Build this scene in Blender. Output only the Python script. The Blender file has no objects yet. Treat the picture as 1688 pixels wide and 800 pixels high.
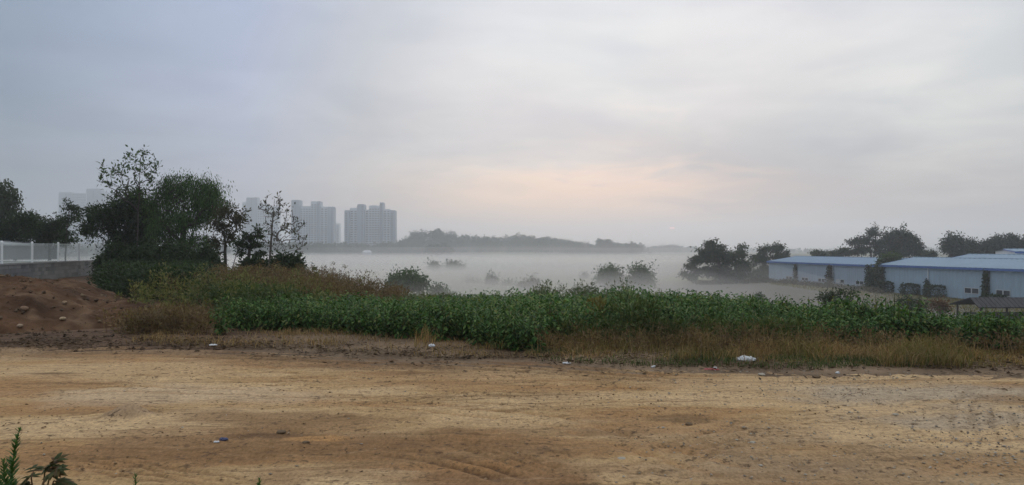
import bpy, math
import numpy as np
from math import radians as R

scene = bpy.context.scene
COL = scene.collection
rng = np.random.default_rng(7)

# ------------------------------------------------------------------ camera
F, CX, HY, CAMZ = 1205.0, 844.0, 410.0, 1.6      # focal length, centre column, horizon row (photo pixels), eye height
cam_d = bpy.data.cameras.new("camera")
cam_d.sensor_width = 36.0
cam_d.lens = 36.0 * F / 1688.0
cam_d.clip_start = 0.05
cam_d.clip_end = 20000.0
cam = bpy.data.objects.new("camera", cam_d)
cam.location = (0, 0, CAMZ)
cam.rotation_euler = (R(90) + math.atan(10.0 / F), 0, 0)
COL.objects.link(cam)
scene.camera = cam

# ------------------------------------------------------------------ render look
scene.view_settings.view_transform = 'Standard'
scene.view_settings.look = 'None'
scene.view_settings.exposure = 0.0
scene.view_settings.gamma = 1.0
scene.view_settings.use_curve_mapping = False
cy = scene.cycles
cy.max_bounces = 10
cy.diffuse_bounces = 3
cy.glossy_bounces = 2
cy.transmission_bounces = 4
cy.volume_bounces = 5
cy.transparent_max_bounces = 8
try:
    cy.use_denoising = True
    cy.denoiser = 'OPENIMAGEDENOISE'
except Exception:
    pass


# ------------------------------------------------------------------ node helpers
class NT:
    def __init__(s, tree):
        s.t = tree
        s.n = tree.nodes
        s.l = tree.links

    def new(s, kind, **kw):
        n = s.n.new(kind)
        for k, v in kw.items():
            setattr(n, k, v)
        return n

    def put(s, sock, v):
        if isinstance(v, bpy.types.NodeSocket):
            s.l.new(v, sock)
        elif isinstance(v, (tuple, list)):
            if sock.type == 'RGBA' and len(v) == 3:
                v = (*v, 1.0)
            sock.default_value = v
        else:
            sock.default_value = v

    def m(s, op, a, b=0.0, c=0.0, clamp=False):
        n = s.new('ShaderNodeMath', operation=op, use_clamp=clamp)
        for i, v in enumerate((a, b, c)):
            s.put(n.inputs[i], v)
        return n.outputs[0]

    def vm(s, op, a, b=(0, 0, 0), out=0):
        n = s.new('ShaderNodeVectorMath', operation=op)
        s.put(n.inputs[0], a)
        s.put(n.inputs[1], b)
        return n.outputs[out]

    def mix(s, f, a, b, blend='MIX'):
        n = s.new('ShaderNodeMix', data_type='RGBA', blend_type=blend)
        s.put(n.inputs[0], f)
        s.put(n.inputs[6], a)
        s.put(n.inputs[7], b)
        return n.outputs[2]

    def ramp(s, f, stops, interp='LINEAR'):
        n = s.new('ShaderNodeValToRGB')
        cr = n.color_ramp
        cr.interpolation = interp
        while len(cr.elements) < len(stops):
            cr.elements.new(0.5)
        for e, (p, c) in zip(cr.elements, stops):
            e.position = p
            e.color = (*c, 1.0) if len(c) == 3 else c
        s.put(n.inputs[0], f)
        return n.outputs[0]

    def noise(s, vec, scale, detail=4.0, rough=0.55, dist=0.0):
        n = s.new('ShaderNodeTexNoise')
        s.put(n.inputs['Vector'], vec)
        n.inputs['Scale'].default_value = scale
        n.inputs['Detail'].default_value = detail
        n.inputs['Roughness'].default_value = rough
        n.inputs['Distortion'].default_value = dist
        return n.outputs[0]

    def sstep(s, v, lo, hi):
        n = s.new('ShaderNodeMapRange', interpolation_type='SMOOTHSTEP')
        s.put(n.inputs[0], v)
        n.inputs[1].default_value = lo
        n.inputs[2].default_value = hi
        return n.outputs[0]


# ------------------------------------------------------------------ sky and sun
SUN_EL = math.atan((410 - 377) / F)
SUN_AZ = math.atan((1108 - CX) / F)               # to the right of +Y
SUN_DIR = (math.sin(SUN_AZ) * math.cos(SUN_EL), math.cos(SUN_AZ) * math.cos(SUN_EL), math.sin(SUN_EL))

world = bpy.data.worlds.new("World")
scene.world = world
world.use_nodes = True
w = NT(world.node_tree)
w.n.clear()
w_out = w.new('ShaderNodeOutputWorld')
w_bg = w.new('ShaderNodeBackground')
w_bg.inputs[1].default_value = 0.1
w.l.new(w_bg.outputs[0], w_out.inputs[0])
sky = w.new('ShaderNodeTexSky', sky_type='NISHITA')
sky.sun_disc = False
sky.sun_elevation = SUN_EL
sky.sun_rotation = SUN_AZ
sky.air_density = 1.6
sky.dust_density = 3.0
tc = w.new('ShaderNodeTexCoord').outputs['Generated']
sep = w.new('ShaderNodeSeparateXYZ')
w.l.new(tc, sep.inputs[0])
dx, dy, dz = sep.outputs
el = w.m('MAXIMUM', dz, 0.0)
# an overcast deck: darker at the horizon, brighter overhead (stands 10x because the Background strength is 0.1)
deck = w.ramp(el, [(0.0, (.66, .605, .565)), (0.05, (.705, .65, .60)), (0.11, (.745, .725, .70)), (0.2, (.765, .76, .765)),
                   (0.34, (.74, .755, .80)), (0.6, (.93, .96, 1.0)), (1.0, (1.08, 1.11, 1.15))])
# cloud texture on a flat layer overhead: streets of soft cloud, foreshortened towards the horizon
inv = w.m('DIVIDE', 1.0, w.m('ADD', el, 0.12))
comb = w.new('ShaderNodeCombineXYZ')
w.put(comb.inputs[0], w.m('MULTIPLY', dx, inv))
w.put(comb.inputs[1], w.m('MULTIPLY', dy, inv))
comb.inputs[2].default_value = 3.7
c1 = w.noise(comb.outputs[0], 0.75, 6.0, 0.52, 0.7)
c2 = w.noise(w.vm('ADD', comb.outputs[0], (11.3, 4.1, 0)), 2.1, 5.0, 0.55, 0.5)
cl = w.m('ADD', w.m('MULTIPLY', c1, 0.7), w.m('MULTIPLY', c2, 0.3))
cl = w.sstep(cl, 0.36, 0.66)
fade = w.sstep(el, 0.01, 0.12)
cl = w.m('ADD', 0.5, w.m('MULTIPLY', w.m('SUBTRACT', cl, 0.5), fade))
deck = w.mix(1.0, deck, w.ramp(cl, [(0.0, (.895, .91, .935)), (0.5, (1.0, 1.0, 1.0)), (1.0, (1.10, 1.09, 1.07))]), 'MULTIPLY')


def dirvec(px, py):
    v = np.array([(px - CX) / F, 1.0, (HY - py) / F])
    return tuple(v / np.linalg.norm(v))


def lobe(px, py, sx, sy, tilt=0.0, warp=None):
    """a soft cloud bank round a direction of the sky: gaussian in azimuth and elevation (radians)"""
    az = w.m('ARCTAN2', dx, dy)
    e2 = w.m('ARCSINE', dz)
    u = w.m('SUBTRACT', az, math.atan((px - CX) / F))
    v = w.m('SUBTRACT', e2, math.atan((HY - py) / F * math.cos(math.atan((px - CX) / F))))
    if warp is not None:
        u = w.m('ADD', u, w.m('MULTIPLY', w.m('SUBTRACT', warp, 0.5), 0.28))
        v = w.m('ADD', v, w.m('MULTIPLY', w.m('SUBTRACT', warp, 0.5), 0.10))
    ct, st = math.cos(tilt), math.sin(tilt)
    uu = w.m('ADD', w.m('MULTIPLY', u, ct), w.m('MULTIPLY', v, st))
    vv = w.m('SUBTRACT', w.m('MULTIPLY', v, ct), w.m('MULTIPLY', u, st))
    uu = w.m('DIVIDE', uu, sx / F)
    vv = w.m('DIVIDE', vv, sy / F)
    d2 = w.m('ADD', w.m('MULTIPLY', uu, uu), w.m('MULTIPLY', vv, vv))
    return w.m('POWER', 2.71828, w.m('MULTIPLY', d2, -1.0))


wn = w.noise(comb.outputs[0], 1.6, 5.0, 0.55, 0.6)
# the side of the sky where the sun stands is lighter and warmer, the side away from it bluer
sund = w.vm('DOT_PRODUCT', tc, SUN_DIR, out=1)
LIT = (math.sin(R(14)) * math.cos(R(10)), math.cos(R(14)) * math.cos(R(10)), math.sin(R(10)))
litd = w.vm('DOT_PRODUCT', tc, LIT, out=1)
lit = w.ramp(w.m('DIVIDE', w.m('SUBTRACT', litd, .6), .4, clamp=True),
             [(0.0, (.41, .485, .60)), (0.175, (.335, .435, .57)), (0.575, (.56, .645, .835)), (0.76, (.72, .755, .81)), (0.90, (.97, .97, .98)), (1.0, (1, 1, 1))])
lit = w.mix(w.sstep(el, .35, .75), lit, (1.0, 1.0, 1.0))
deck = w.mix(1.0, deck, lit, 'MULTIPLY')
for (px, py, sx, sy, tilt, colr, amt) in (
        (1010, 120, 200, 90, -0.5, (1.0, 1.04, 1.04), 1.0),
        (1050, 170, 70, 22, -0.6, (1.06, 1.04, 1.02), 1.0),
        (1310, 255, 230, 90, 0.1, (.60, .69, .77), 1.0),
        (1480, 370, 280, 70, 0.0, (.66, .68, .70), 1.0),
        (1660, 100, 220, 120, 0.0, (1.07, 1.09, 1.05), 1.0),
        (1000, 45, 130, 36, -0.2, (1.05, 1.04, 1.02), 1.0),
        (880, 110, 110, 26, -0.3, (1.05, 1.04, 1.03), 1.0),
        (960, 205, 90, 18, -0.1, (.94, .955, .98), 1.0),
        (1215, 325, 120, 24, 0.0, (.93, .95, .98), 1.0),
        (330, 130, 240, 40, 0.1, (.95, .96, .98), 1.0),
        (700, 235, 260, 22, 0.02, (.95, .97, 1.0), 1.0),
        (1030, 300, 190, 24, 0.0, (1.30, 1.13, 1.03), 1.0),
        (910, 345, 300, 64, 0.0, (1.52, 1.22, .94), 1.0)):
    g = lobe(px, py, sx, sy, tilt, wn)
    deck = w.mix(w.m('MULTIPLY', g, amt), deck, w.mix(1.0, deck, colr, 'MULTIPLY'))
deck10 = w.vm('SCALE', deck)
deck10.node.inputs['Scale'].default_value = 10.25
both = w.vm('ADD', deck10, w.vm('MULTIPLY', sky.outputs[0], (0.12, 0.12, 0.12)))
# the thin upper edge of the sun's own disc, showing through a slit in the cloud
ang = w.m('ARCCOSINE', w.m('MINIMUM', sund, 1.0))
disc = w.m('SUBTRACT', 1.0, w.sstep(ang, 0.0020, 0.0040))
slit = w.m('SUBTRACT', 1.0, w.sstep(w.m('ABSOLUTE', w.m('SUBTRACT', dz, math.sin(SUN_EL))), 0.0003, 0.0014))
sunc = w.vm('SCALE', (34.0, 11.0, 11.0))
w.put(sunc.node.inputs['Scale'], w.m('MULTIPLY', disc, slit))
both = w.vm('ADD', both, sunc)
w.l.new(both, w_bg.inputs[0])

sun_d = bpy.data.lights.new("sun", 'SUN')
sun_d.energy = 1.5
sun_d.angle = R(12)
sun_d.color = (1.0, 0.83, 0.72)
sun = bpy.data.objects.new("sun", sun_d)
from mathutils import Vector
sun.rotation_euler = Vector(SUN_DIR).to_track_quat('Z', 'Y').to_euler()
COL.objects.link(sun)


# ------------------------------------------------------------------ small numeric helpers
def at(px, py, Y):
    """the point at depth Y that the photo shows at column px, row py"""
    return np.array([(px - CX) / F * Y, Y, CAMZ + (HY - py) / F * Y])


def sm(a, b, x):
    t = np.clip((np.asarray(x, float) - a) / (b - a), 0, 1)
    return t * t * (3 - 2 * t)


def _hash(ix, iy, seed):
    h = (ix * 374761393 + iy * 668265263 + seed * 974711 + 1013904223) & 0xffffffff
    h = ((h ^ (h >> 13)) * 1274126177) & 0xffffffff
    h = (h ^ (h >> 16)) & 0xffff
    return h / 65535.0


def vnoise(x, y, seed=0):
    x = np.asarray(x, float)
    y = np.asarray(y, float)
    ix = np.floor(x).astype(np.int64)
    iy = np.floor(y).astype(np.int64)
    fx = x - ix
    fy = y - iy
    fx = fx * fx * (3 - 2 * fx)
    fy = fy * fy * (3 - 2 * fy)
    a = _hash(ix, iy, seed)
    b = _hash(ix + 1, iy, seed)
    c = _hash(ix, iy + 1, seed)
    d = _hash(ix + 1, iy + 1, seed)
    return (a * (1 - fx) + b * fx) * (1 - fy) + (c * (1 - fx) + d * fx) * fy


def fbm(x, y, seed=0, oct=4, gain=0.5):
    s = 0
    amp = 1.0
    tot = 0
    for o in range(oct):
        k = 2.0 ** o
        s = s + amp * vnoise(x * k + 17.3 * o, y * k - 9.1 * o, seed + o)
        tot += amp
        amp *= gain
    return s / tot


def unit(v):
    return v / np.maximum(np.linalg.norm(v, axis=-1, keepdims=True), 1e-9)


# ------------------------------------------------------------------ mesh helpers
class MB:
    """collects triangles and quads and links them as ONE mesh object"""

    def __init__(s):
        s.v = []
        s.f = []          # list of (faces array, material slot)
        s.n = 0
        s.c = []          # optional per-vertex colours
        s.sm = False

    def add(s, v, f, slot=0):
        v = np.asarray(v, float).reshape(-1, 3)
        f = np.asarray(f, np.int64)
        s.v.append(v)
        s.f.append((f + s.n, slot))
        s.n += len(v)
        return s

    def box(s, x0, x1, y0, y1, z0, z1, slot=0):
        v = [(x, y, z) for x in (x0, x1) for y in (y0, y1) for z in (z0, z1)]
        f = [(0, 1, 3, 2), (4, 6, 7, 5), (0, 4, 5, 1), (2, 3, 7, 6), (0, 2, 6, 4), (1, 5, 7, 3)]
        return s.add(v, f, slot)

    def obox(s, p, ax, ay, az, slot=0):
        """box with corner p and edge vectors"""
        p, ax, ay, az = (np.asarray(q, float) for q in (p, ax, ay, az))
        v = [p + i * ax + j * ay + k * az for i in (0, 1) for j in (0, 1) for k in (0, 1)]
        f = [(0, 1, 3, 2), (4, 6, 7, 5), (0, 4, 5, 1), (2, 3, 7, 6), (0, 2, 6, 4), (1, 5, 7, 3)]
        return s.add(v, f, slot)

    def tubes(s, p0, p1, r0, r1, n=5, slot=0):
        """frustums between the points p0 and p1 (arrays)"""
        p0 = np.asarray(p0, float).reshape(-1, 3)
        p1 = np.asarray(p1, float).reshape(-1, 3)
        r0 = np.broadcast_to(np.asarray(r0, float), (len(p0),))
        r1 = np.broadcast_to(np.asarray(r1, float), (len(p0),))
        d = unit(p1 - p0)
        ref = np.where(np.abs(d[:, 2:3]) > 0.9, np.array([[1., 0, 0]]), np.array([[0, 0, 1.]]))
        a = unit(np.cross(d, ref))
        b = np.cross(d, a)
        th = np.arange(n) * 2 * np.pi / n
        ring = np.cos(th)[None, :, None] * a[:, None, :] + np.sin(th)[None, :, None] * b[:, None, :]
        v = np.concatenate([p0[:, None] + ring * r0[:, None, None], p1[:, None] + ring * r1[:, None, None]], 1)
        base = (np.arange(len(p0)) * 2 * n)[:, None]
        i = np.arange(n)
        j = (i + 1) % n
        f = np.stack([base + i, base + j, base + n + j, base + n + i], -1).reshape(-1, 4)
        return s.add(v, f, slot)

    def leaves(s, c, ax, nr, L, W, slot=0):
        """diamond leaves: centre-line start c, axis ax, normal nr, length L, width W"""
        c = np.asarray(c, float)
        L = np.broadcast_to(np.asarray(L, float), (len(c),))[:, None]
        W = np.broadcast_to(np.asarray(W, float), (len(c),))[:, None]
        ax = unit(ax)
        sd = unit(np.cross(ax, nr))
        up = np.cross(sd, ax)
        v = np.stack([c, c + ax * L * .45 + sd * W * .5 + up * W * .12, c + ax * L, c + ax * L * .45 - sd * W * .5 + up * W * .12], 1)
        f = (np.arange(len(c)) * 4)[:, None] + np.arange(4)[None]
        return s.add(v, f, slot)

    def broad(s, c, ax, nr, L, W, droop=0.25, slot=0):
        """rounded, folded leaves: a fan of six triangles"""
        c = np.asarray(c, float)
        L = np.broadcast_to(np.asarray(L, float), (len(c),))[:, None]
        W = np.broadcast_to(np.asarray(W, float), (len(c),))[:, None]
        ax = unit(ax)
        sd = unit(np.cross(ax, nr))
        up = np.cross(sd, ax)
        dn = np.array([0, 0, -1.0])
        mid = c + ax * L * .45 - up * W * .10
        v = np.stack([c,
                      c + ax * L * .22 + sd * W * .42, c + ax * L * .58 + sd * W * .46 + dn * L * droop * .35,
                      c + ax * L * .97 + dn * L * droop,
                      c + ax * L * .58 - sd * W * .46 + dn * L * droop * .35, c + ax * L * .22 - sd * W * .42,
                      mid], 1)
        tri = np.array([(0, 1, 6), (1, 2, 6), (2, 3, 6), (3, 4, 6), (4, 5, 6), (5, 0, 6)])
        f = ((np.arange(len(c)) * 7)[:, None, None] + tri[None]).reshape(-1, 3)
        return s.add(v, f, slot)

    def blades(s, c, lean, H, W, slot=0):
        """grass blades from the points c, bending along lean (xy), height H, width W"""
        c = np.asarray(c, float)
        n = len(c)
        H = np.broadcast_to(np.asarray(H, float), (n,))[:, None]
        W = np.broadcast_to(np.asarray(W, float), (n,))[:, None]
        lean = np.concatenate([lean, np.zeros((n, 1))], 1)
        th = rng.uniform(0, 2 * np.pi, n)
        sd = np.stack([np.cos(th), np.sin(th), 0 * th], 1)
        up = np.array([0, 0, 1.0])
        m = c + up * H * .55 + lean * H * .3
        t = c + up * H * (1 - .25 * np.linalg.norm(lean, axis=1, keepdims=True)) + lean * H
        v = np.stack([c - sd * W * .5, c + sd * W * .5, m + sd * W * .4, m - sd * W * .4, t], 1)
        q = (np.arange(n) * 5)[:, None]
        s.add(v, q + np.array([[0, 1, 2, 3]]), slot)
        base = s.n - n * 5
        s.f.append((q + np.array([[3, 2, 4]]) + base, slot))
        return s

    def stones(s, c, size, slot=0, flat=0.65):
        """small irregular eight-faced stones"""
        c = np.asarray(c, float)
        n = len(c)
        size = np.broadcast_to(np.asarray(size, float), (n,))[:, None, None]
        o = np.array([(1, 0, 0), (0, 1, 0), (-1, 0, 0), (0, -1, 0), (0, 0, 1), (0, 0, -1)], float)
        v = o[None] * rng.uniform(.55, 1.25, (n, 6, 1)) + rng.uniform(-.22, .22, (n, 6, 3))
        th = rng.uniform(0, 6.28, n)
        x = v[..., 0] * np.cos(th)[:, None] - v[..., 1] * np.sin(th)[:, None]
        y = v[..., 0] * np.sin(th)[:, None] + v[..., 1] * np.cos(th)[:, None]
        v = np.stack([x, y, v[..., 2] * flat], -1) * size + c[:, None]
        tri = np.array([(0, 1, 4), (1, 2, 4), (2, 3, 4), (3, 0, 4), (1, 0, 5), (2, 1, 5), (3, 2, 5), (0, 3, 5)])
        f = ((np.arange(n) * 6)[:, None, None] + tri[None]).reshape(-1, 3)
        return s.add(v, f, slot)

    def rock(s, c, size, flat=.6, seed=0, slot=0):
        """one rounded, lumpy stone"""
        nu, nv = 14, 8
        ph = np.linspace(0, 2 * np.pi, nu, endpoint=False)
        th = np.linspace(.12, np.pi - .12, nv)
        P, T = np.meshgrid(ph, th, indexing='ij')
        d_ = np.stack([np.cos(P) * np.sin(T), np.sin(P) * np.sin(T), np.cos(T)], -1)
        k_ = .75 + .6 * (fbm(d_[..., 0] * 1.7 + d_[..., 2] * 1.3 + seed * 3.1, d_[..., 1] * 1.7 - d_[..., 2] + seed, seed + 5, 3))
        v = d_ * k_[..., None] * np.array([1.15, .9, flat]) * size + np.asarray(c)
        i, j = np.meshgrid(np.arange(nu), np.arange(nv - 1), indexing='ij')
        a, b = i * nv + j, ((i + 1) % nu) * nv + j
        s.add(v, np.stack([a, a + 1, b + 1, b], -1).reshape(-1, 4), slot)
        base = s.n - nu * nv
        s.f.append((np.array([[base + q * nv for q in range(nu)]]), slot))
        s.f.append((np.array([[base + q * nv + nv - 1 for q in range(nu - 1, -1, -1)]]), slot))
        return s

    def mesh(s, name):
        v = np.concatenate(s.v)
        me = bpy.data.meshes.new(name)
        me.vertices.add(len(v))
        me.vertices.foreach_set('co', v.astype(np.float32).ravel())
        loops = np.concatenate([f.ravel() for f, _ in s.f])
        sizes = np.concatenate([np.full(len(f), f.shape[1]) for f, _ in s.f])
        slots = np.concatenate([np.full(len(f), sl) for f, sl in s.f])
        me.loops.add(len(loops))
        me.loops.foreach_set('vertex_index', loops.astype(np.int32))
        me.polygons.add(len(sizes))
        st = np.concatenate([[0], np.cumsum(sizes)[:-1]])
        me.polygons.foreach_set('loop_start', st.astype(np.int32))
        me.polygons.foreach_set('material_index', slots.astype(np.int32))
        if s.sm:
            me.polygons.foreach_set('use_smooth', np.ones(len(sizes), bool))
        else:
            me.polygons.foreach_set('use_smooth', np.zeros(len(sizes), bool))
        if s.c:
            a = me.color_attributes.new('tint', 'FLOAT_COLOR', 'POINT')
            cc = np.concatenate(s.c)
            cc = np.concatenate([cc, np.ones((len(cc), 1))], 1)
            a.data.foreach_set('color', cc.astype(np.float32).ravel())
        me.update(calc_edges=True)
        me.validate()
        return me

    def build(s, name, mats, parent=None, loc=None):
        me = s.mesh(name)
        for m_ in (mats if isinstance(mats, (list, tuple)) else [mats]):
            me.materials.append(m_)
        o = bpy.data.objects.new(name, me)
        COL.objects.link(o)
        if parent is not None:
            o.parent = parent
        if loc is not None:
            o.location = loc
        return o


def tag(o, label=None, cat=None, group=None, kind=None):
    if label:
        assert 4 <= len(label.split()) <= 16, label
        o['label'] = label
    if cat:
        o['category'] = cat
    if group:
        o['group'] = group
    if kind:
        o['kind'] = kind
    return o


def empty(name, loc, label=None, cat=None, group=None, rz=0.0):
    o = bpy.data.objects.new(name, None)
    o.empty_display_size = 0.3
    o.location = loc
    o.rotation_euler = (0, 0, rz)
    COL.objects.link(o)
    return tag(o, label, cat, group)


# ------------------------------------------------------------------ materials
def base_mat(name):
    m_ = bpy.data.materials.new(name)
    m_.use_nodes = True
    t = NT(m_.node_tree)
    bs = t.n['Principled BSDF']
    return m_, t, bs


def mat_solid(name, col, rough=0.7, var=0.12, scale=3.0, bump=0.0, spec=0.3, stain=None):
    m_, t, bs = base_mat(name)
    p = t.new('ShaderNodeTexCoord').outputs['Object']
    n1 = t.noise(p, scale, 6.0, 0.6)
    lo = tuple(c * (1 - var) for c in col)
    hi = tuple(min(1, c * (1 + var)) for c in col)
    c = t.ramp(n1, [(0.3, lo), (0.7, hi)])
    if stain:
        sv = t.vm('MULTIPLY', p, (1.0, 1.0, 0.12))
        n2 = t.noise(sv, 1.3, 6.0, 0.65)
        c = t.mix(t.m('MULTIPLY', t.sstep(n2, 0.48, 0.72), stain[1]), c, stain[0])
    t.put(bs.inputs['Base Color'], c)
    bs.inputs['Roughness'].default_value = rough
    bs.inputs['Specular IOR Level'].default_value = spec
    if bump:
        b = t.new('ShaderNodeBump')
        b.inputs['Strength'].default_value = bump
        b.inputs['Distance'].default_value = 0.02
        t.l.new(t.noise(p, scale * 8, 5.0, 0.6), b.inputs['Height'])
        t.l.new(b.outputs[0], bs.inputs['Normal'])
    return m_


def mat_leaf(name, cols, transl=0.25, rough=0.55):
    """foliage: each leaf (island) takes its own colour out of cols"""
    m_, t, bs = base_mat(name)
    g = t.new('ShaderNodeNewGeometry')
    rnd = g.outputs['Random Per Island']
    stops = [(i / max(1, len(cols) - 1), c) for i, c in enumerate(cols)]
    c = t.ramp(rnd, stops)
    p = t.new('ShaderNodeTexCoord').outputs['Object']
    big = t.noise(p, 0.55, 3.0, 0.5)
    c = t.mix(1.0, c, t.ramp(big, [(0.3, (.72, .74, .78)), (0.7, (1.22, 1.2, 1.1))]), 'MULTIPLY')
    t.put(bs.inputs['Base Color'], c)
    bs.inputs['Roughness'].default_value = rough
    bs.inputs['Specular IOR Level'].default_value = 0.14
    tr = t.new('ShaderNodeBsdfTranslucent')
    t.put(tr.inputs[0], t.mix(1.0, c, (1.5, 1.6, .8), 'MULTIPLY'))
    mx = t.new('ShaderNodeMixShader')
    mx.inputs[0].default_value = transl
    out = t.n['Material Output']
    t.l.new(bs.outputs[0], mx.inputs[1])
    t.l.new(tr.outputs[0], mx.inputs[2])
    t.l.new(mx.outputs[0], out.inputs[0])
    return m_


def mat_tint(name, rough=0.9, nscale=6.0, amt=0.25, bump=0.3, bscale=40.0, bdist=0.02):
    """soil and turf: the colour of the surface is carried by the mesh's own 'tint', with grain on top"""
    m_, t, bs = base_mat(name)
    a = t.new('ShaderNodeAttribute', attribute_name='tint')
    p = t.new('ShaderNodeTexCoord').outputs['Object']
    n1 = t.noise(p, nscale, 8.0, 0.65)
    n2 = t.noise(p, nscale * 9, 5.0, 0.7)
    f = t.m('ADD', t.m('MULTIPLY', n1, 0.6), t.m('MULTIPLY', n2, 0.4))
    c = t.mix(1.0, a.outputs['Color'], t.ramp(f, [(0.3, (1 - amt,) * 3), (0.7, (1 + amt,) * 3)]), 'MULTIPLY')
    t.put(bs.inputs['Base Color'], c)
    bs.inputs['Roughness'].default_value = rough
    bs.inputs['Specular IOR Level'].default_value = 0.12
    b = t.new('ShaderNodeBump')
    b.inputs['Strength'].default_value = bump
    b.inputs['Distance'].default_value = bdist
    t.l.new(t.noise(p, bscale, 8.0, 0.7), b.inputs['Height'])
    t.l.new(b.outputs[0], bs.inputs['Normal'])
    return m_


def mat_volume(name, density, col, aniso):
    m_ = bpy.data.materials.new(name)
    m_.use_nodes = True
    t = NT(m_.node_tree)
    t.n.clear()
    out = t.new('ShaderNodeOutputMaterial')
    pv = t.new('ShaderNodeVolumePrincipled')
    pv.inputs['Color'].default_value = (*col, 1)
    pv.inputs['Density'].default_value = density
    pv.inputs['Anisotropy'].default_value = aniso
    t.l.new(pv.outputs[0], out.inputs['Volume'])
    try:
        m_.cycles.homogeneous_volume = True
    except Exception:
        pass
    return m_


M = {}
M['bark'] = mat_solid('bark', (.055, .045, .038), 0.9, .3, 9.0, 0.5)
M['pale_bark'] = mat_solid('pale_bark', (.14, .125, .11), 0.9, .3, 9.0, 0.4)
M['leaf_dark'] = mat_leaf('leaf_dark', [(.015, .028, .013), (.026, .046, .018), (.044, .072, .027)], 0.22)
M['leaf_mid'] = mat_leaf('leaf_mid', [(.035, .062, .022), (.05, .088, .03), (.075, .115, .042)])
M['leaf_willow'] = mat_leaf('leaf_willow', [(.022, .046, .016), (.044, .092, .026), (.09, .165, .046)])
M['leaf_autumn'] = mat_leaf('leaf_autumn', [(.03, .034, .018), (.05, .05, .024), (.075, .066, .035)])
M['leaf_grey'] = mat_leaf('leaf_grey', [(.04, .055, .035), (.06, .078, .05), (.08, .10, .065)])
M['leaf_pine'] = mat_leaf('leaf_pine', [(.02, .034, .024), (.03, .048, .03), (.042, .062, .038)], 0.1)
M['leaf_crop'] = mat_leaf('leaf_crop', [(.017, .046, .011), (.030, .085, .018), (.052, .135, .028), (.11, .19, .05), (.16, .17, .05)], 0.25, 0.5)
M['leaf_red'] = mat_leaf('leaf_red', [(.12, .06, .035), (.16, .075, .045), (.10, .07, .035)])
M['leaf_weed'] = mat_leaf('leaf_weed', [(.035, .055, .018), (.06, .09, .028), (.09, .115, .04), (.12, .12, .05)], 0.25)
M['weed_brown'] = mat_leaf('weed_brown', [(.085, .054, .034), (.13, .085, .05), (.19, .13, .075), (.14, .115, .055)], 0.25, .8)
M['straw'] = mat_leaf('straw', [(.12, .07, .034), (.25, .155, .075), (.38, .26, .135), (.19, .15, .06)], 0.25, .8)
M['straw_olive'] = mat_leaf('straw_olive', [(.13, .085, .036), (.14, .13, .042), (.25, .19, .08), (.10, .12, .036)], 0.25, .8)
M['leaf_seedy'] = mat_leaf('leaf_seedy', [(.08, .10, .032), (.13, .145, .048), (.19, .18, .075), (.15, .12, .055)], 0.3)
M['leaf_haze_tint'] = mat_leaf('leaf_haze_tint', [(.075, .10, .06), (.105, .13, .08), (.15, .145, .095)], 0.3)  # haze is put into the leaf colour: a paler, greyer green
M['grass'] = mat_leaf('grass', [(.035, .055, .018), (.06, .09, .03), (.10, .12, .045)], 0.25)
M['litter_brown'] = mat_leaf('litter_brown', [(.05, .033, .022), (.085, .055, .035), (.13, .09, .055), (.06, .045, .03)], 0.05, .9)
M['soil'] = mat_tint('soil', .95, 3.0, .3, .5, 25.0)
M['yard'] = mat_tint('yard_dirt', .93, 5.0, .20, .6, 45.0, .02)
# scraped and driven-over soil: thin darker streaks lying along the way the wheels went, and crumbs of darker earth
t = NT(M['yard'].node_tree)
bs_ = t.n['Principled BSDF']
c0_ = bs_.inputs['Base Color'].links[0].from_socket
p_ = t.new('ShaderNodeTexCoord').outputs['Object']
wob = t.noise(p_, .5, 3.0)
rot = t.new('ShaderNodeMapping')
rot.inputs['Rotation'].default_value = (0, 0, -.10)
rot.inputs['Scale'].default_value = (1.1, 15.0, 1.0)
t.l.new(t.vm('ADD', p_, t.vm('SCALE', (0, .5, 0))), rot.inputs['Vector'])
wv = t.new('ShaderNodeCombineXYZ')
t.put(wv.inputs[1], t.m('MULTIPLY', wob, 9.0))
s1 = t.noise(t.vm('ADD', rot.outputs[0], wv.outputs[0]), 1.0, 7.0, .68)
s2 = t.noise(p_, 1.1, 4.0, .6)
sk = t.m('MULTIPLY', t.sstep(s1, .50, .62), t.sstep(s2, .40, .58))
c1_ = t.mix(t.m('MULTIPLY', sk, .46), c0_, (.115, .068, .034))
sl_ = t.m('MULTIPLY', t.sstep(s1, .46, .34), t.sstep(s2, .62, .40))
c1_ = t.mix(t.m('MULTIPLY', sl_, .25), c1_, (.52, .41, .27))
fl = t.noise(t.vm('MULTIPLY', p_, (.75, .9, 1.0)), 17.0, 5.0, .7)
fm = t.noise(p_, 2.3, 3.0, .6)
c1_ = t.mix(t.m('MULTIPLY', t.m('MULTIPLY', t.sstep(fl, .54, .61), t.sstep(fm, .40, .58)), .82), c1_, (.085, .055, .034))
gr1 = t.noise(t.vm('MULTIPLY', p_, (1.0, .55, 1.0)), 38.0, 4.0, .75)
c1_ = t.mix(1.0, c1_, t.ramp(gr1, [(.32, (.70, .68, .66)), (.5, (1.0, 1.0, 1.0)), (.68, (1.25, 1.24, 1.22))]), 'MULTIPLY')
t.l.new(c1_, bs_.inputs['Base Color'])
M['clod'] = mat_leaf('clod', [(.055, .034, .021), (.08, .052, .033), (.16, .115, .075), (.05, .032, .022)], 0.0, .95)
M['pebble'] = mat_leaf('pebble', [(.15, .13, .105), (.25, .22, .175), (.38, .35, .30), (.20, .16, .12)], 0.0, .85)

M['crumb'] = mat_leaf('crumb', [(.09, .055, .03), (.17, .11, .06), (.28, .19, .11), (.12, .075, .04)], 0.0, .95)

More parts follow.
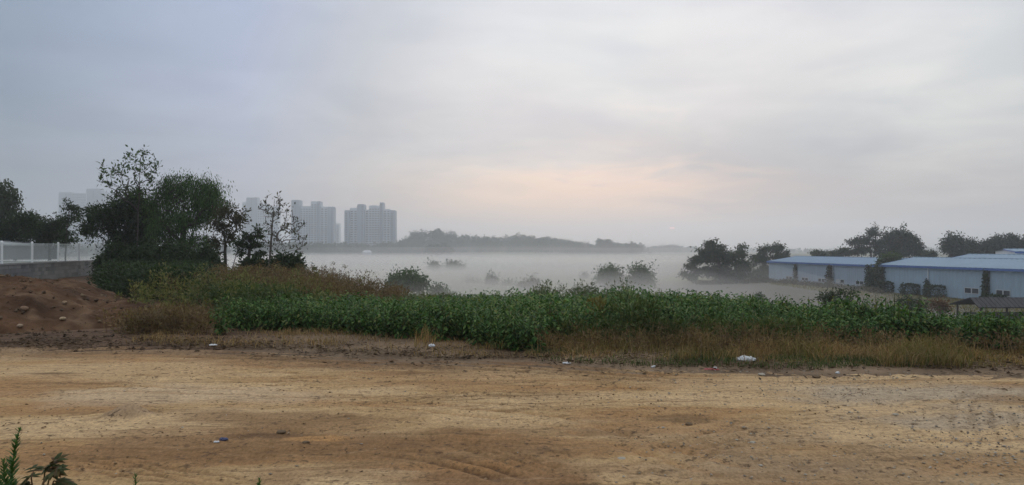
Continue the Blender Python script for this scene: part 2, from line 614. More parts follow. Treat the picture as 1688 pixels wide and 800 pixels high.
# ------------------------------------------------------------------ the lie of the land
EDGE_X = [-400, -90, -45, -30, -20, -14, -9, -5, -1, 4, 12, 30, 400]
EDGE_Y = [95, 85, 66, 58, 47, 38, 31, 26, 23.5, 23, 22.5, 20, 20]
YB_X = [-40, -8.4, -5.4, -1.3, 1.3, 3.3, 6.6, 40]
YB_Y = [12.2, 12.05, 11.9, 10.75, 10.15, 9.75, 9.45, 9.0]
VALLEY = -5.4
RIDGE_PX = [560, 640, 668, 686, 723, 733, 756, 776, 799, 832, 859, 886, 915, 949, 965, 982, 1010, 1030, 1058, 1085]
RIDGE_PY = [418, 412, 400, 386, 382, 386, 390, 393, 396, 395, 391, 393, 399, 404, 407, 407, 407, 409, 414, 420]
RIDGE_D = 900.0


def yard_edge(x):
    return np.interp(x, YB_X, YB_Y) + 0.22 * (fbm(np.asarray(x) * 1.3, np.asarray(x) * 0, 5, 4) - .5) * 2


def land(x, y):
    x = np.asarray(x, float)
    y = np.asarray(y, float)
    drop = -0.022 * np.clip(y - 12.5, 0, 14)
    tilt = -0.085 * np.clip(x - 4, 0, 26) * sm(10, 17, y)
    bank = 0.16 * np.exp(-((x + 12.5) / 5.5) ** 2 - ((y - 29) / 6.0) ** 2)
    left = 0.27 * sm(-4, -9, x) * sm(14, 24, y)
    p = drop + tilt + bank + left + 0.07 * (fbm(x * .6, y * .6, 3, 3) - .5) * sm(11, 14, y)
    p = p + 0.0 * x
    e = y - np.interp(x, EDGE_X, EDGE_Y)
    t = sm(0, 15, e)
    v = VALLEY + 0.5 * (fbm(x * .012, y * .012, 9, 3) - .5)
    z = p * (1 - t) + v * t
    # the wooded rise across the valley
    px = CX + F * x / np.maximum(y, 1.0)
    top = CAMZ + (HY - np.interp(px, RIDGE_PX, np.array(RIDGE_PY) - 3.5)) * RIDGE_D / F
    rise = np.maximum(top - 11.5 - VALLEY, 0) * np.exp(-((y - RIDGE_D - 30) / 70.0) ** 2)
    return z + rise * (y > 500)


def axis(segs):
    out = []
    for a, b, n in segs:
        out.append(np.linspace(a, b, n, endpoint=False))
    out.append([segs[-1][1]])
    return np.concatenate(out)


def grid_faces(nu, nv):
    i, j = np.meshgrid(np.arange(nu - 1), np.arange(nv - 1), indexing='ij')
    a = i * nv + j
    return np.stack([a, a + nv, a + nv + 1, a + 1], -1).reshape(-1, 4)


def mixc(a, b, t):
    return np.asarray(a) * (1 - t[..., None]) + np.asarray(b) * t[..., None]


gx = axis([(-3200, -900, 14), (-900, -200, 28), (-200, -60, 28), (-60, -20, 50), (-20, 20, 110), (20, 60, 50), (60, 200, 28), (200, 900, 28), (900, 3200, 14)])
gy = axis([(-3200, -300, 8), (-300, -40, 12), (-40, 8, 14), (8, 30, 90), (30, 80, 80), (80, 200, 50), (200, 700, 40), (700, 1200, 60), (1200, 3200, 14)])
GX, GY = np.meshgrid(gx, gy, indexing='ij')
Z = land(GX, GY)
inyard = sm(0.55, 1.1, yard_edge(GX) - GY) * sm(-26, -24, GY) * sm(30, 28, np.abs(GX))
ZG = Z - 0.22 * inyard + 0.03 * (fbm(GX * 3, GY * 3, 21, 3) - .5) * (GY < 60)
gr = MB()
gr.sm = True
gr.add(np.stack([GX, GY, ZG], -1), grid_faces(len(gx), len(gy)))
e_ = GY - np.interp(GX, EDGE_X, EDGE_Y)
n_ = fbm(GX * .05, GY * .05, 31, 4)
c_soil = mixc((.10, .066, .042), (.22, .155, .098), np.clip(fbm(GX * 1.1, GY * 2.2, 8, 4) * 1.6 - .3, 0, 1))
c_soil = mixc(c_soil, mixc((.055, .032, .02), (.13, .08, .05), np.clip(fbm(GX * 2.3, GY * 3.2, 18, 4) * 1.8 - .4, 0, 1)), sm(-3.2, -5.5, GX) * .9)
c_slope = mixc((.06, .075, .03), (.10, .11, .045), n_)
strip = (np.floor(GX * .035 + GY * .004).astype(int) % 3) / 2.0
c_val = mixc(mixc((.085, .10, .05), (.15, .15, .075), strip), (.11, .105, .085), sm(.45, .6, fbm(GX * .02, GY * .02, 41, 3)))
c_grey = mixc((.10, .095, .08), (.15, .14, .115), n_)
near_right = sm(8, 20, GX) * sm(58, 50, GX) * sm(160, 140, GY)
c_val = mixc(c_val, c_grey, near_right)
c_all = mixc(c_soil, c_slope, sm(-4, 3, e_) * sm(9, 14, GY))
c_all = mixc(c_all, c_val, sm(9, 16, e_))
c_wood = np.broadcast_to(np.array([.03, .04, .02]), c_all.shape)
c_all = mixc(c_all, c_wood, sm(-3, 1, ZG) * (GY > 500))
gr.c = [c_all.reshape(-1, 3)]
tag(gr.build('ground', M['soil']), kind='structure')

# ------------------------------------------------------------------ haze over everything, and the mist lying in the valley
hz = MB().box(-3400, 3400, -3400, 3400, -7.0, 106.0)
tag(hz.build('haze', mat_volume('haze_air', 0.00070, (.89, .93, .975), 0.5)), 'pale morning haze over the whole valley', kind='stuff')


def mist(name, label, top, wav, dens, x0, x1, y0, y1, seed):
    nx, ny = 60, 90
    ux = np.linspace(0, 1, nx)
    uy = np.linspace(0, 1, ny) ** 2.2
    X, Y = np.meshgrid(x0 + (x1 - x0) * ux, y0 + (y1 - y0) * uy, indexing='ij')
    # widen with depth
    X = X * (0.12 + 0.88 * (Y - y0) / (y1 - y0))
    edge = np.minimum(np.minimum(ux, 1 - ux)[:, None] * 7, np.minimum(np.linspace(0, 1, ny), 1 - np.linspace(0, 1, ny))[None] * 7)
    edge = sm(0, 1, edge)
    n = fbm(X * .014 + seed, Y * .010, seed, 4) - .5
    ZT = VALLEY - .3 + (top - VALLEY + .3 + wav * n * 2) * edge
    ZT = np.maximum(ZT, VALLEY - .5)
    b = MB()
    b.sm = True
    vt = np.stack([X, Y, ZT], -1).reshape(-1, 3)
    vb = np.stack([X, Y, np.full_like(X, VALLEY - .9)], -1).reshape(-1, 3)
    f = grid_faces(nx, ny)
    b.add(vt, f)
    b.add(vb, f[:, ::-1])
    N = nx * ny
    rim = [i * ny for i in range(nx)] + [(nx - 1) * ny + j for j in range(1, ny)] + \
          [i * ny + ny - 1 for i in range(nx - 2, -1, -1)] + [j for j in range(ny - 2, 0, -1)]
    rim = np.array(rim)
    nxt = np.roll(rim, -1)
    b.f.append((np.stack([nxt, rim, rim + N, nxt + N], -1), 0))
    return tag(b.build(name, mat_volume(name + '_air', dens, (1.0, .965, .93), 0.4)), label, kind='stuff')


for top, wav, dens, xr, y0, sd, lab, y1 in (
        (-3.8, .8, .0090, 125, 52, 3, 'densest white mist lying lowest on the valley floor', 420),
        (-3.2, .8, .0058, 140, 50, 7, 'white mist of the second layer over the valley floor', 470),
        (-2.6, .7, .0042, 165, 48, 11, 'thinner mist of the middle layer over the valley', 540),
        (-1.9, .6, .0029, 210, 44, 17, 'thin upper mist drifting over the valley', 640),
        (-1.1, .5, .0018, 290, 40, 23, 'faint topmost veil of mist over the valley', 760),
        (2.5, 1.0, .00042, 420, 260, 29, 'far thin mist climbing the foot of the distant woods', 1010),
        (7.0, 1.6, .00026, 440, 300, 37, 'highest faint mist before the distant wooded rise', 1020)):
    mist('mist', lab, top, wav, dens, -420, xr, y0, y1, sd)

# ------------------------------------------------------------------ the dirt yard
ux = axis([(-30, -11, 40), (-11, 11, 640), (11, 30, 40)])
vy = axis([(0, .52, 30), (.52, 1.0, 400)])
UX, VV = np.meshgrid(ux, vy, indexing='ij')
Y1 = yard_edge(UX) + 1.15
YY = -26 + (Y1 + 26) * (VV ** 0.42 if False else VV)
# spend the rows where the camera looks: rows 4..edge
tt = VV
YY = np.where(tt < .52, -26 + (3.6 + 26) * tt / .52, 3.6 + (Y1 - 3.6) * (tt - .52) / .48)
yz = np.zeros_like(UX)
tone = fbm(UX * .32 + .35 * YY, YY * 1.15 - .12 * UX, 51, 5)
tone2 = fbm(UX * .9, YY * 3.2, 61, 5)
streak = fbm(UX * .22 + 3, YY * 7.0 - .5 * UX, 71, 4, .6)
pale, tan, ochre, brown, dark = (.475, .36, .205), (.385, .275, .14), (.30, .18, .08), (.205, .128, .064), (.10, .06, .032)
k = np.clip(tone * 1.5 + .5 * (tone2 - .5) - .25, 0, 1)
yc = mixc(tan, pale, sm(.38, .75, k))
yc = mixc(yc, np.array(ochre), .75 * sm(.45, .22, k))
yc = mixc(yc, np.array(brown), .55 * sm(.60, .74, streak))


def ypt(px, py):
    d = CAMZ * F / (py - HY)
    return (px - CX) / F * d, d


def patch(px, py, rx, ry, col, amt, seed=0):
    global yc
    x0, y0 = ypt(px, py)
    d = np.sqrt(((UX - x0) / rx) ** 2 + ((YY - y0) / ry) ** 2)
    d = d + 1.1 * (fbm(UX * 1.3, YY * 2.6, 80 + seed, 4) - .5)
    yc = mixc(yc, np.array(col), amt * sm(1.0, .35, d))


patch(540, 735, 2.6, 1.0, (.20, .122, .06), .85, 31)
patch(330, 720, 1.6, .5, (.27, .175, .09), .6, 32)
patch(800, 790, 1.3, .5, (.20, .115, .055), .9, 33)
patch(1150, 720, 1.8, .8, (.26, .18, .10), .6, 34)
patch(1450, 760, 2.0, .7, (.29, .215, .13), .6, 35)
patch(1250, 780, 1.4, .5, (.25, .18, .11), .6, 36)
patch(700, 625, 2.6, .6, (.33, .22, .11), .5, 37)
patch(190, 610, 3.2, 1.3, pale, .7, 1)
patch(300, 650, 2.6, .7, (.46, .37, .25), .6, 2)
patch(80, 616, .75, .18, dark, .75, 3)
patch(120, 632, .9, .10, brown, .7, 4)
patch(480, 690, 1.3, .42, brown, .75, 5)
patch(560, 665, 1.5, .30, ochre, .6, 6)
patch(450, 718, .5, .13, dark, .7, 7)
patch(530, 722, .4, .10, (.40, .24, .10), .8, 8)
patch(760, 770, .9, .25, ochre, .8, 9)
patch(1000, 770, .8, .28, brown, .45, 10)
patch(800, 690, 1.0, .42, pale, .65, 11)
patch(1100, 705, .9, .32, ochre, .5, 12)
patch(1130, 690, .35, .25, dark, .55, 13)
patch(980, 715, .6, .16, brown, .6, 14)
patch(1500, 650, 2.2, .9, (.35, .315, .245), .7, 15)
patch(1560, 690, 1.6, .5, (.32, .29, .23), .6, 16)
patch(1250, 630, 1.6, .6, pale, .5, 17)
patch(1660, 660, .5, .35, brown, .55, 18)
patch(1640, 770, .8, .25, ochre, .4, 19)
patch(900, 640, 2.0, .35, ochre, .45, 20)
# dead plants trodden into the far rim of the yard
rim_d = yard_edge(UX) - YY
rimw = sm(.9, .05, rim_d + .9 * (fbm(UX * 1.6, YY * 4.0, 95, 4) - .5) + .35 * sm(2, 5, UX))
yc = mixc(yc, np.array((.10, .066, .042)), .85 * rimw)
far_left = sm(1.7, .7, rim_d + 1.2 * (fbm(UX * .8, YY * 5, 99, 4) - .5)) * sm(3, 0, UX)
yc = mixc(yc, np.array((.15, .098, .06)), .6 * far_left)
# relief: gentle swells, clods, tyre ruts
yz += .025 * (fbm(UX * .5, YY * .5, 101, 3) - .5) + .016 * (fbm(UX * 2.2, YY * 2.6, 111, 5, .6) - .5)
rough_amt = .35 + .9 * sm(.5, .65, fbm(UX * .7, YY * .9, 121, 3))
yz += .026 * rough_amt * (fbm(UX * 7, YY * 10, 131, 3) - .5) + .012 * rough_amt * (vnoise(UX * 23, YY * 27, 133) - .5)
yz += .030 * rimw * (fbm(UX * 6, YY * 9, 141, 3) - .2)


def rut(pts, width, depth, nl=1, gap=.16, tread=0.0, colamt=.35, col=brown):
    """tyre marks along a line of photo points: nl grooves side by side"""
    global yz, yc
    P = np.array([ypt(*p) for p in pts])
    t = np.linspace(0, 1, 60)
    seg = np.linspace(0, len(P) - 1, 60)
    Q = np.stack([np.interp(seg, np.arange(len(P)), P[:, i]) for i in (0, 1)], 1)
    Q[1:-1] = (Q[:-2] + Q[1:-1] * 2 + Q[2:]) / 4
    S = np.concatenate([[0], np.cumsum(np.linalg.norm(np.diff(Q, axis=0), axis=1))])
    lo, hi = Q.min(0) - 1, Q.max(0) + 1
    msk = (UX > lo[0]) & (UX < hi[0]) & (YY > lo[1]) & (YY < hi[1])
    xs, ys = UX[msk], YY[msk]
    best = np.full(xs.shape, 1e9)
    sgn = np.zeros(xs.shape)
    sa = np.zeros(xs.shape)
    for i in range(59):
        a, b = Q[i], Q[i + 1]
        ab = b - a
        L2 = (ab ** 2).sum() + 1e-9
        u = np.clip(((xs - a[0]) * ab[0] + (ys - a[1]) * ab[1]) / L2, 0, 1)
        ddx = xs - a[0] - u * ab[0]
        ddy = ys - a[1] - u * ab[1]
        d = np.hypot(ddx, ddy)
        up = d < best
        best = np.where(up, d, best)
        sgn = np.where(up, np.sign(ab[0] * ddy - ab[1] * ddx) * d, sgn)
        sa = np.where(up, S[i] + u * math.sqrt(L2), sa)
    fade_ = sm(0, .4, sa) * sm(S[-1], S[-1] - .4, sa) * np.clip(-.25 + 2.3 * fbm(sa * 1.6, sgn * 2.5, 151, 3), 0, 1.3)
    h = np.zeros(xs.shape)
    for j in range(nl):
        o = (j - (nl - 1) / 2) * gap
        h -= depth * np.exp(-((sgn - o) / width) ** 2) * (1 + tread * np.sin(sa * 2 * np.pi / .11))
        h += depth * .3 * np.exp(-((np.abs(sgn - o) - width * 1.9) / (width * .8)) ** 2)
    yz[msk] += h * fade_
    cm = np.clip(-h * fade_ / depth, 0, 1) * colamt
    yc[msk] = mixc(yc[msk], np.array(col), cm)


rut([(600, 742), (700, 752), (800, 775), (870, 800)], .045, .022, 2, .16, .3, .9, dark)
rut([(640, 715), (740, 728), (830, 750), (940, 790)], .03, .014, 3, .1, .2, .8, brown)
rut([(580, 660), (700, 655), (820, 650), (1000, 652)], .020, .010, 6, .075, .2, .9, dark)
rut([(620, 672), (760, 668), (930, 672), (1120, 690)], .022, .010, 5, .08, .2, .8, brown)
rut([(0, 745), (110, 758), (260, 778), (420, 805)], .025, .012, 4, .09, .2, .8, brown)
rut([(0, 700), (90, 690), (180, 682), (300, 678)], .025, .010, 3, .12, .2, .7, brown)
rut([(1648, 745), (1618, 700), (1616, 668), (1648, 638), (1700, 622)], .034, .008, 4, .16, .25, .38, (.19, .14, .085))
rut([(1450, 716), (1520, 716), (1600, 722)], .022, .010, 4, .07, .2, .9, dark)
rut([(300, 640), (500, 628), (800, 622), (1100, 640)], .05, .02, 3, .14, .2, .4, ochre)
rut([(0, 655), (200, 640), (500, 650), (900, 690), (1250, 790)], .05, .012, 2, .3, .3, .4, ochre)
rut([(300, 585), (560, 592), (840, 606), (1130, 625)], .07, .03, 3, .22, .2, .5, dark)
rut([(40, 580), (300, 572), (560, 580), (800, 596)], .09, .035, 2, .3, .2, .5, dark)
rut([(1050, 800), (1130, 740), (1300, 690), (1560, 660)], .05, .018, 4, .13, .2, .35, brown)
# the little scraped-up heap of earth left of the middle
hx, hy_ = ypt(215, 684)
hd = np.hypot((UX - hx) / .30, (YY - hy_) / .17)
yz += .10 * sm(1.1, 0, hd + .6 * (fbm(UX * 7, YY * 9, 161, 3) - .5))
yc = mixc(yc, np.array((.30, .225, .145)), .8 * sm(1.1, .6, hd))
yz -= .16 * sm(.45, -1.0, rim_d) + .0 * yz
yz -= .3 * sm(28.5, 30, np.abs(UX))
yz = np.where(YY < -25, -.3, yz)
yc = yc * np.array([1.06, .975, .93])
yd = MB()
yd.sm = True
yd.add(np.stack([UX, YY, yz], -1), grid_faces(len(ux), len(vy)))
yd.c = [yc.reshape(-1, 3)]
tag(yd.build('dirt_yard', M['yard']), kind='structure')


def yard_z(x, y):
    return 0.0 * np.asarray(x)


# loose stones over the yard, thick on the right
N = 20000
gxs, gys = [], []
d = 4.3 + 5.8 * rng.random(N) ** 1.2
px = rng.uniform(-40, 1730, N)
wt = .03 + .97 * sm(950, 1250, px) * np.clip(1.9 * fbm(px / 160, d * 1.2, 171, 4) - .35, 0, 1)
keep = rng.random(N) < wt
px, d = px[keep], d[keep]
x = (px - CX) / F * d
ok = d < yard_edge(x) - .1
x, d = x[ok], d[ok]
sz = .004 + .014 * rng.random(len(x)) ** 4.5
gv = MB().stones(np.stack([x, d, sz * .2 + .004 * rng.random(len(x))], 1), sz, flat=.5)
tag(gv.build('gravel', M['pebble']), 'loose grey gravel scattered over the dirt yard', kind='stuff')

N = 10000
px = rng.uniform(-40, 1730, N)
d = 4.3 + 6.5 * rng.random(N) ** 1.1
x = (px - CX) / F * d
ok = (d < yard_edge(x)) & (rng.random(N) < np.clip(3.4 * fbm(x * .9, d * 1.3, 181, 4) - 1.45, .02, 1))
x, d = x[ok], d[ok]
sz = .003 + .015 * rng.random(len(x)) ** 4
cb = MB().stones(np.stack([x, d, sz * .15 + .004 * rng.random(len(x))], 1), sz, flat=.45)
tag(cb.build('crumbs', M['crumb']), 'brown crumbs of earth lying over the dirt yard', kind='stuff')

# ------------------------------------------------------------------ the heap of brown earth on the left
ux2 = np.linspace(-21, -6.6, 190)
vy2 = np.linspace(11.6, 21.5, 150)
HX, HYY = np.meshgrid(ux2, vy2, indexing='ij')


def heap(x, y):
    u = np.hypot((x + 13.6) / 5.3, (y - 16.3) / 4.0)
    u = u + .22 * (fbm(x * .5, y * .5, 201, 3) - .5)
    h = 1.07 * np.clip(1 - u * u, 0, 1) ** .72
    u2 = np.hypot((x + 12.1) / 2.5, (y - 18.4) / 2.3) + .2 * (fbm(x * .7, y * .7, 207, 3) - .5)
    h2 = .82 * np.clip(1 - u2 * u2, 0, 1) ** .8
    h = np.maximum(h, h2)
    edge_ = sm(0, .25, h)
    return h + edge_ * (.24 * (fbm(x * 1.6, y * 1.6, 211, 4) - .5) + .20 * (fbm(x * 4.5, y * 4.5, 221, 4) - .5)) - .06 * (1 - edge_)


HZ = heap(HX, HYY) + np.minimum(land(HX, HYY), .05) * 0.3
hb = MB()
hb.add(np.stack([HX, HYY, HZ], -1), grid_faces(len(ux2), len(vy2)))
hn = fbm(HX * 1.2, HYY * 1.2, 231, 4)
hc = mixc((.048, .026, .0145), (.105, .058, .032), np.clip(hn * 1.8 - .4, 0, 1))
hc = mixc(hc, np.array((.18, .115, .07)), .5 * sm(.58, .72, fbm(HX * 3, HYY * 3, 241, 3)))
hb.c = [hc.reshape(-1, 3)]
hp = hb.build('earth_heap', M['soil'])
tag(hp, 'long heap of dug brown earth and clods in front of the block wall', 'earth heap')
N = 1900
cxs = rng.uniform(-14.5, -6.9, N)
cys = rng.uniform(12.0, 19.0, N)
cz = heap(cxs, cys)
kp = (cz > .0)
cxs, cys, cz = cxs[kp], cys[kp], cz[kp]
cs = .010 + .075 * rng.random(len(cxs)) ** 6
tag(MB().stones(np.stack([cxs, cys, cz + cs * .2], 1), cs, flat=.8).build('clods', M['clod'], hp), kind='stuff')
n = 2600
cxs = rng.uniform(-10.5, -3.5, n)
cys = yard_edge(cxs) + rng.uniform(-.6, 2.6, n)
kp = (heap(cxs, cys) < .05) & (rng.random(n) < sm(-3.5, -6.5, cxs) * np.clip(2.4 * fbm(cxs * 1.4, cys * 2.2, 251, 3) - .6, .05, 1))
cxs, cys = cxs[kp], cys[kp]
cs = .010 + .05 * rng.random(len(cxs)) ** 4
tag(MB().stones(np.stack([cxs, cys, np.where(cys < yard_edge(cxs), 0, land(cxs, cys)) + cs * .2], 1), cs, flat=.6).build('clods', M['clod']),
    'brown clods and lumps strewn in front of the earth heap', kind='stuff')
for i, (px, py, s_, lab, cl_) in enumerate((
        (104, 526, .06, 'pale yellowish stone lying low on the front of the earth heap', (.36, .27, .17)),
        (40, 511, .085, 'brown clod of earth on the left of the heap', (.19, .12, .075)),
        (34, 538, .06, 'flat tan stone near the foot of the earth heap', (.30, .22, .15)),
        (107, 500, .06, 'tan clod high on the middle of the earth heap', (.26, .18, .11)))):
    dd = np.linspace(11.5, 18, 300)
    X_ = (px - CX) / F * dd
    zz = heap(X_, dd)
    row = HY - (zz - CAMZ) * F / dd
    j = int(np.argmin(np.abs(row - py)))
    mb = MB()
    mb.rock((X_[j], dd[j], zz[j] + s_ * .2), s_ * .85, .7, i + 1)
    tag(mb.build('stone', mat_solid('stone_%d' % i, cl_, .9, .25, 14, .6)), lab, 'stone', 'stones on the earth heap')

# ------------------------------------------------------------------ retaining wall, terrace and fence at the far left
WALL_Z = .82
wa = np.array([-22.2, 26.0])
wb = np.array([-25.9, 45.6])
wdir = unit(wb - wa)
wn_ = np.array([wdir[1], -wdir[0]])          # out of the wall, to the right
tb = MB()
poly = np.array([wa, wb, wb + np.array([-40, 7]), wa + np.array([-40, 7])])
tb.add([(*p, WALL_Z - .03) for p in poly] + [(*p, -1.5) for p in poly],
       [(0, 1, 2, 3), (0, 4, 5, 1), (1, 5, 6, 2), (2, 6, 7, 3), (3, 7, 4, 0)])
tb.c = [np.tile(np.array([[.13, .13, .10]]), (8, 1))]
tag(tb.build('terrace', M['soil']), kind='structure')
M['block'] = mat_leaf('block', [(.15, .155, .16), (.20, .205, .21), (.25, .25, .25)], 0.0, .9)
M['mortar'] = mat_solid('mortar', (.12, .12, .12), .9)
wall = empty('retaining_wall', (*wa, -1.0), 'low grey concrete block retaining wall below the white fence', 'wall')
bl = MB()
Lw = np.linalg.norm(wb - wa)
rows, bw = 9, .42
for r_ in range(rows):
    z0 = WALL_Z - (r_ + 1) * .2
    off = 0 if r_ % 2 else bw / 2
    for q in range(-1, int(Lw / bw) + 1):
        a = max(0, q * bw + off)
        b = min(Lw, (q + 1) * bw + off)
        if b - a < .05:
            continue
        pr = .06 + .012 * rng.random()
        p = np.array([*(wa + wdir * (a + .006)), z0 + .006]) - np.array([*wa, -1.0])
        bl.obox(p, [*(wdir * (b - a - .012)), 0], [*(wn_ * pr), 0], [0, 0, .188])
    # the return at the far end
    for q in range(24):
        a = q * bw + (off if q else 0)
        p = np.array([*(wb + np.array([-a - bw + .006, (a + bw) * .175])), z0 + .006]) - np.array([*wa, -1.0])
        bl.obox(p, [bw - .012, -.175 * (bw - .012), 0], [.01, .055, 0], [0, 0, .188])
tag(bl.build('block_courses', M['block'], wall), kind='stuff')
cp = MB()
cp.obox(np.array([*(wa - wn_ * .15), WALL_Z + .003]) - np.array([*wa, -1.0]), [*(wdir * (Lw + .08)), 0], [*(wn_ * .25), 0], [0, 0, .07])
cp.build('coping', mat_solid('coping', (.24, .24, .235), .9, .2, 4), wall)

M['fence_white'] = mat_solid('fence_white', (.82, .84, .83), .45, .06, 3)
M['wire'] = mat_solid('fence_wire', (.66, .72, .70), .5, .06, 3)
fence = empty('mesh_fence', (*wa, WALL_Z + .07), 'white steel posts with welded wire mesh panels along the block wall top', 'fence')
ppx = [155, 130, 96, 53, 3, -60]
fz = WALL_Z + .07
pts = []
for q in ppx:
    k_ = (q - CX) / F
    # meet of the view column with the fence line, 0.08 m inside the wall face
    a0 = wa - wn_ * .08
    t_ = (k_ * a0[1] - a0[0]) / (wdir[0] - k_ * wdir[1])
    pts.append(a0 + wdir * t_)
HF = 1.02
for p in pts:
    l = np.array([*(p - wa), 0])
    mb = MB()
    mb.tubes([l - [0, 0, .06]], [l + [0, 0, HF]], .055, .055, 8)
    mb.tubes([l + [0, 0, HF]], [l + [0, 0, HF + .05]], .065, .02, 8)
    mb.build('post', M['fence_white'], fence)
for a, b in zip(pts[:-1], pts[1:]):
    A = np.array([*(a - wa), .04])
    B = np.array([*(b - wa), .04])
    n_h, n_v = 20, max(8, int(np.linalg.norm(B - A) / .1))
    mb = MB()
    zs = np.linspace(0, HF - .1, n_h)
    mb.tubes(A[None] + np.outer(zs, [0, 0, 1]), B[None] + np.outer(zs, [0, 0, 1]), .0075, .0075, 4)
    ts = np.linspace(0, 1, n_v)
    mb.tubes(A[None] + ts[:, None] * (B - A)[None], A[None] + ts[:, None] * (B - A)[None] + np.array([[0, 0, HF - .1]]), .0045, .0045, 4)
    for zz in (0.0, HF - .1):
        mb.tubes([A + [0, 0, zz]], [B + [0, 0, zz]], .013, .013, 5)
    mb.build('mesh_panel', M['wire'], fence)

# low grey shed standing on the terrace behind the fence
s0 = at(-40, 436, 52)
s1 = at(98, 436, 55)
shed = empty('low_shed', (*s0[:2], WALL_Z - .03), 'long low grey shed with pale roof edge behind the white fence', 'shed')
mb = MB()
dv = s1[:2] - s0[:2]
nrm = unit(np.array([-dv[1], dv[0]]))
nn = 40
for q in range(nn):
    a = dv * q / nn
    mb.obox([*(a + nrm * .0), 0], [*(dv / nn * .8), 0], [*(nrm * (-.03)), 0], [0, 0, 1.02])
mb.obox([0, 0, 0], [*dv, 0], [*(nrm * 2.6), 0], [0, 0, 1.02])
mb.build('wall', mat_solid('shed_grey', (.22, .23, .235), .8, .15, 2), shed)
mb = MB()
mb.obox([*(-nrm * .25 - unit(dv) * .2), 1.023], [*(dv + unit(dv) * .4), 0], [*(nrm * 3.1), .35], [0, 0, .10])
mb.build('roof', mat_solid('shed_roof', (.50, .53, .54), .6, .1, 2), shed)


# ------------------------------------------------------------------ trees
def grow(base, centres, trunk_pts, jitter=.12, twig=.004, up_bias=.6, pw=.52):
    """joins every leaf cluster to the nearest limb: returns the skeleton's tubes"""
    nodes = [np.asarray(base, float)] + [np.asarray(p, float) for p in trunk_pts]
    par = [-1] + list(range(len(trunk_pts)))
    P = np.array(nodes)
    # densify the trunk
    dense, dpar = [P[0]], [-1]
    for i in range(1, len(P)):
        n = 4
        for q in range(1, n + 1):
            dense.append(P[i - 1] + (P[i] - P[i - 1]) * q / n + rng.normal(0, jitter * .12, 3) * (q < n))
            dpar.append(len(dense) - 2)
    cap = len(dense) + len(centres) * 4 + 10
    A = np.zeros((cap, 3))
    A[:len(dense)] = dense
    par = dpar
    n = len(dense)
    tips = []
    order = np.argsort(np.linalg.norm(centres - A[:n].mean(0), axis=1))
    for ci in order:
        c = centres[ci]
        dvec = c - A[:n]
        dist = np.linalg.norm(dvec, axis=1)
        cost = dist + up_bias * np.maximum(0, A[:n, 2] - c[2] + dist * .25)
        cost[0] += dist[0] * .5
        j = int(np.argmin(cost))
        L = dist[j]
        k_ = 2 if L < .8 else 3
        prev = j
        for q in range(1, k_ + 1):
            t = q / k_
            pt = A[j] + (c - A[j]) * t
            if q < k_:
                pt = pt + rng.normal(0, jitter * L * .35, 3) + np.array([0, 0, .10 * L * math.sin(t * math.pi)])
            A[n] = pt
            par.append(prev)
            prev = n
            n += 1
        tips.append(prev)
    par = np.array(par)
    cnt = np.zeros(n)
    cnt[tips] = 1
    for i in range(n - 1, 0, -1):
        cnt[par[i]] += cnt[i]
    rad = twig * np.maximum(cnt, .6) ** pw
    i = np.arange(1, n)
    return A[par[1:n]], A[1:n], np.maximum(rad[par[1:n]] * .5 + rad[1:n] * .5, rad[1:n]), rad[1:n]


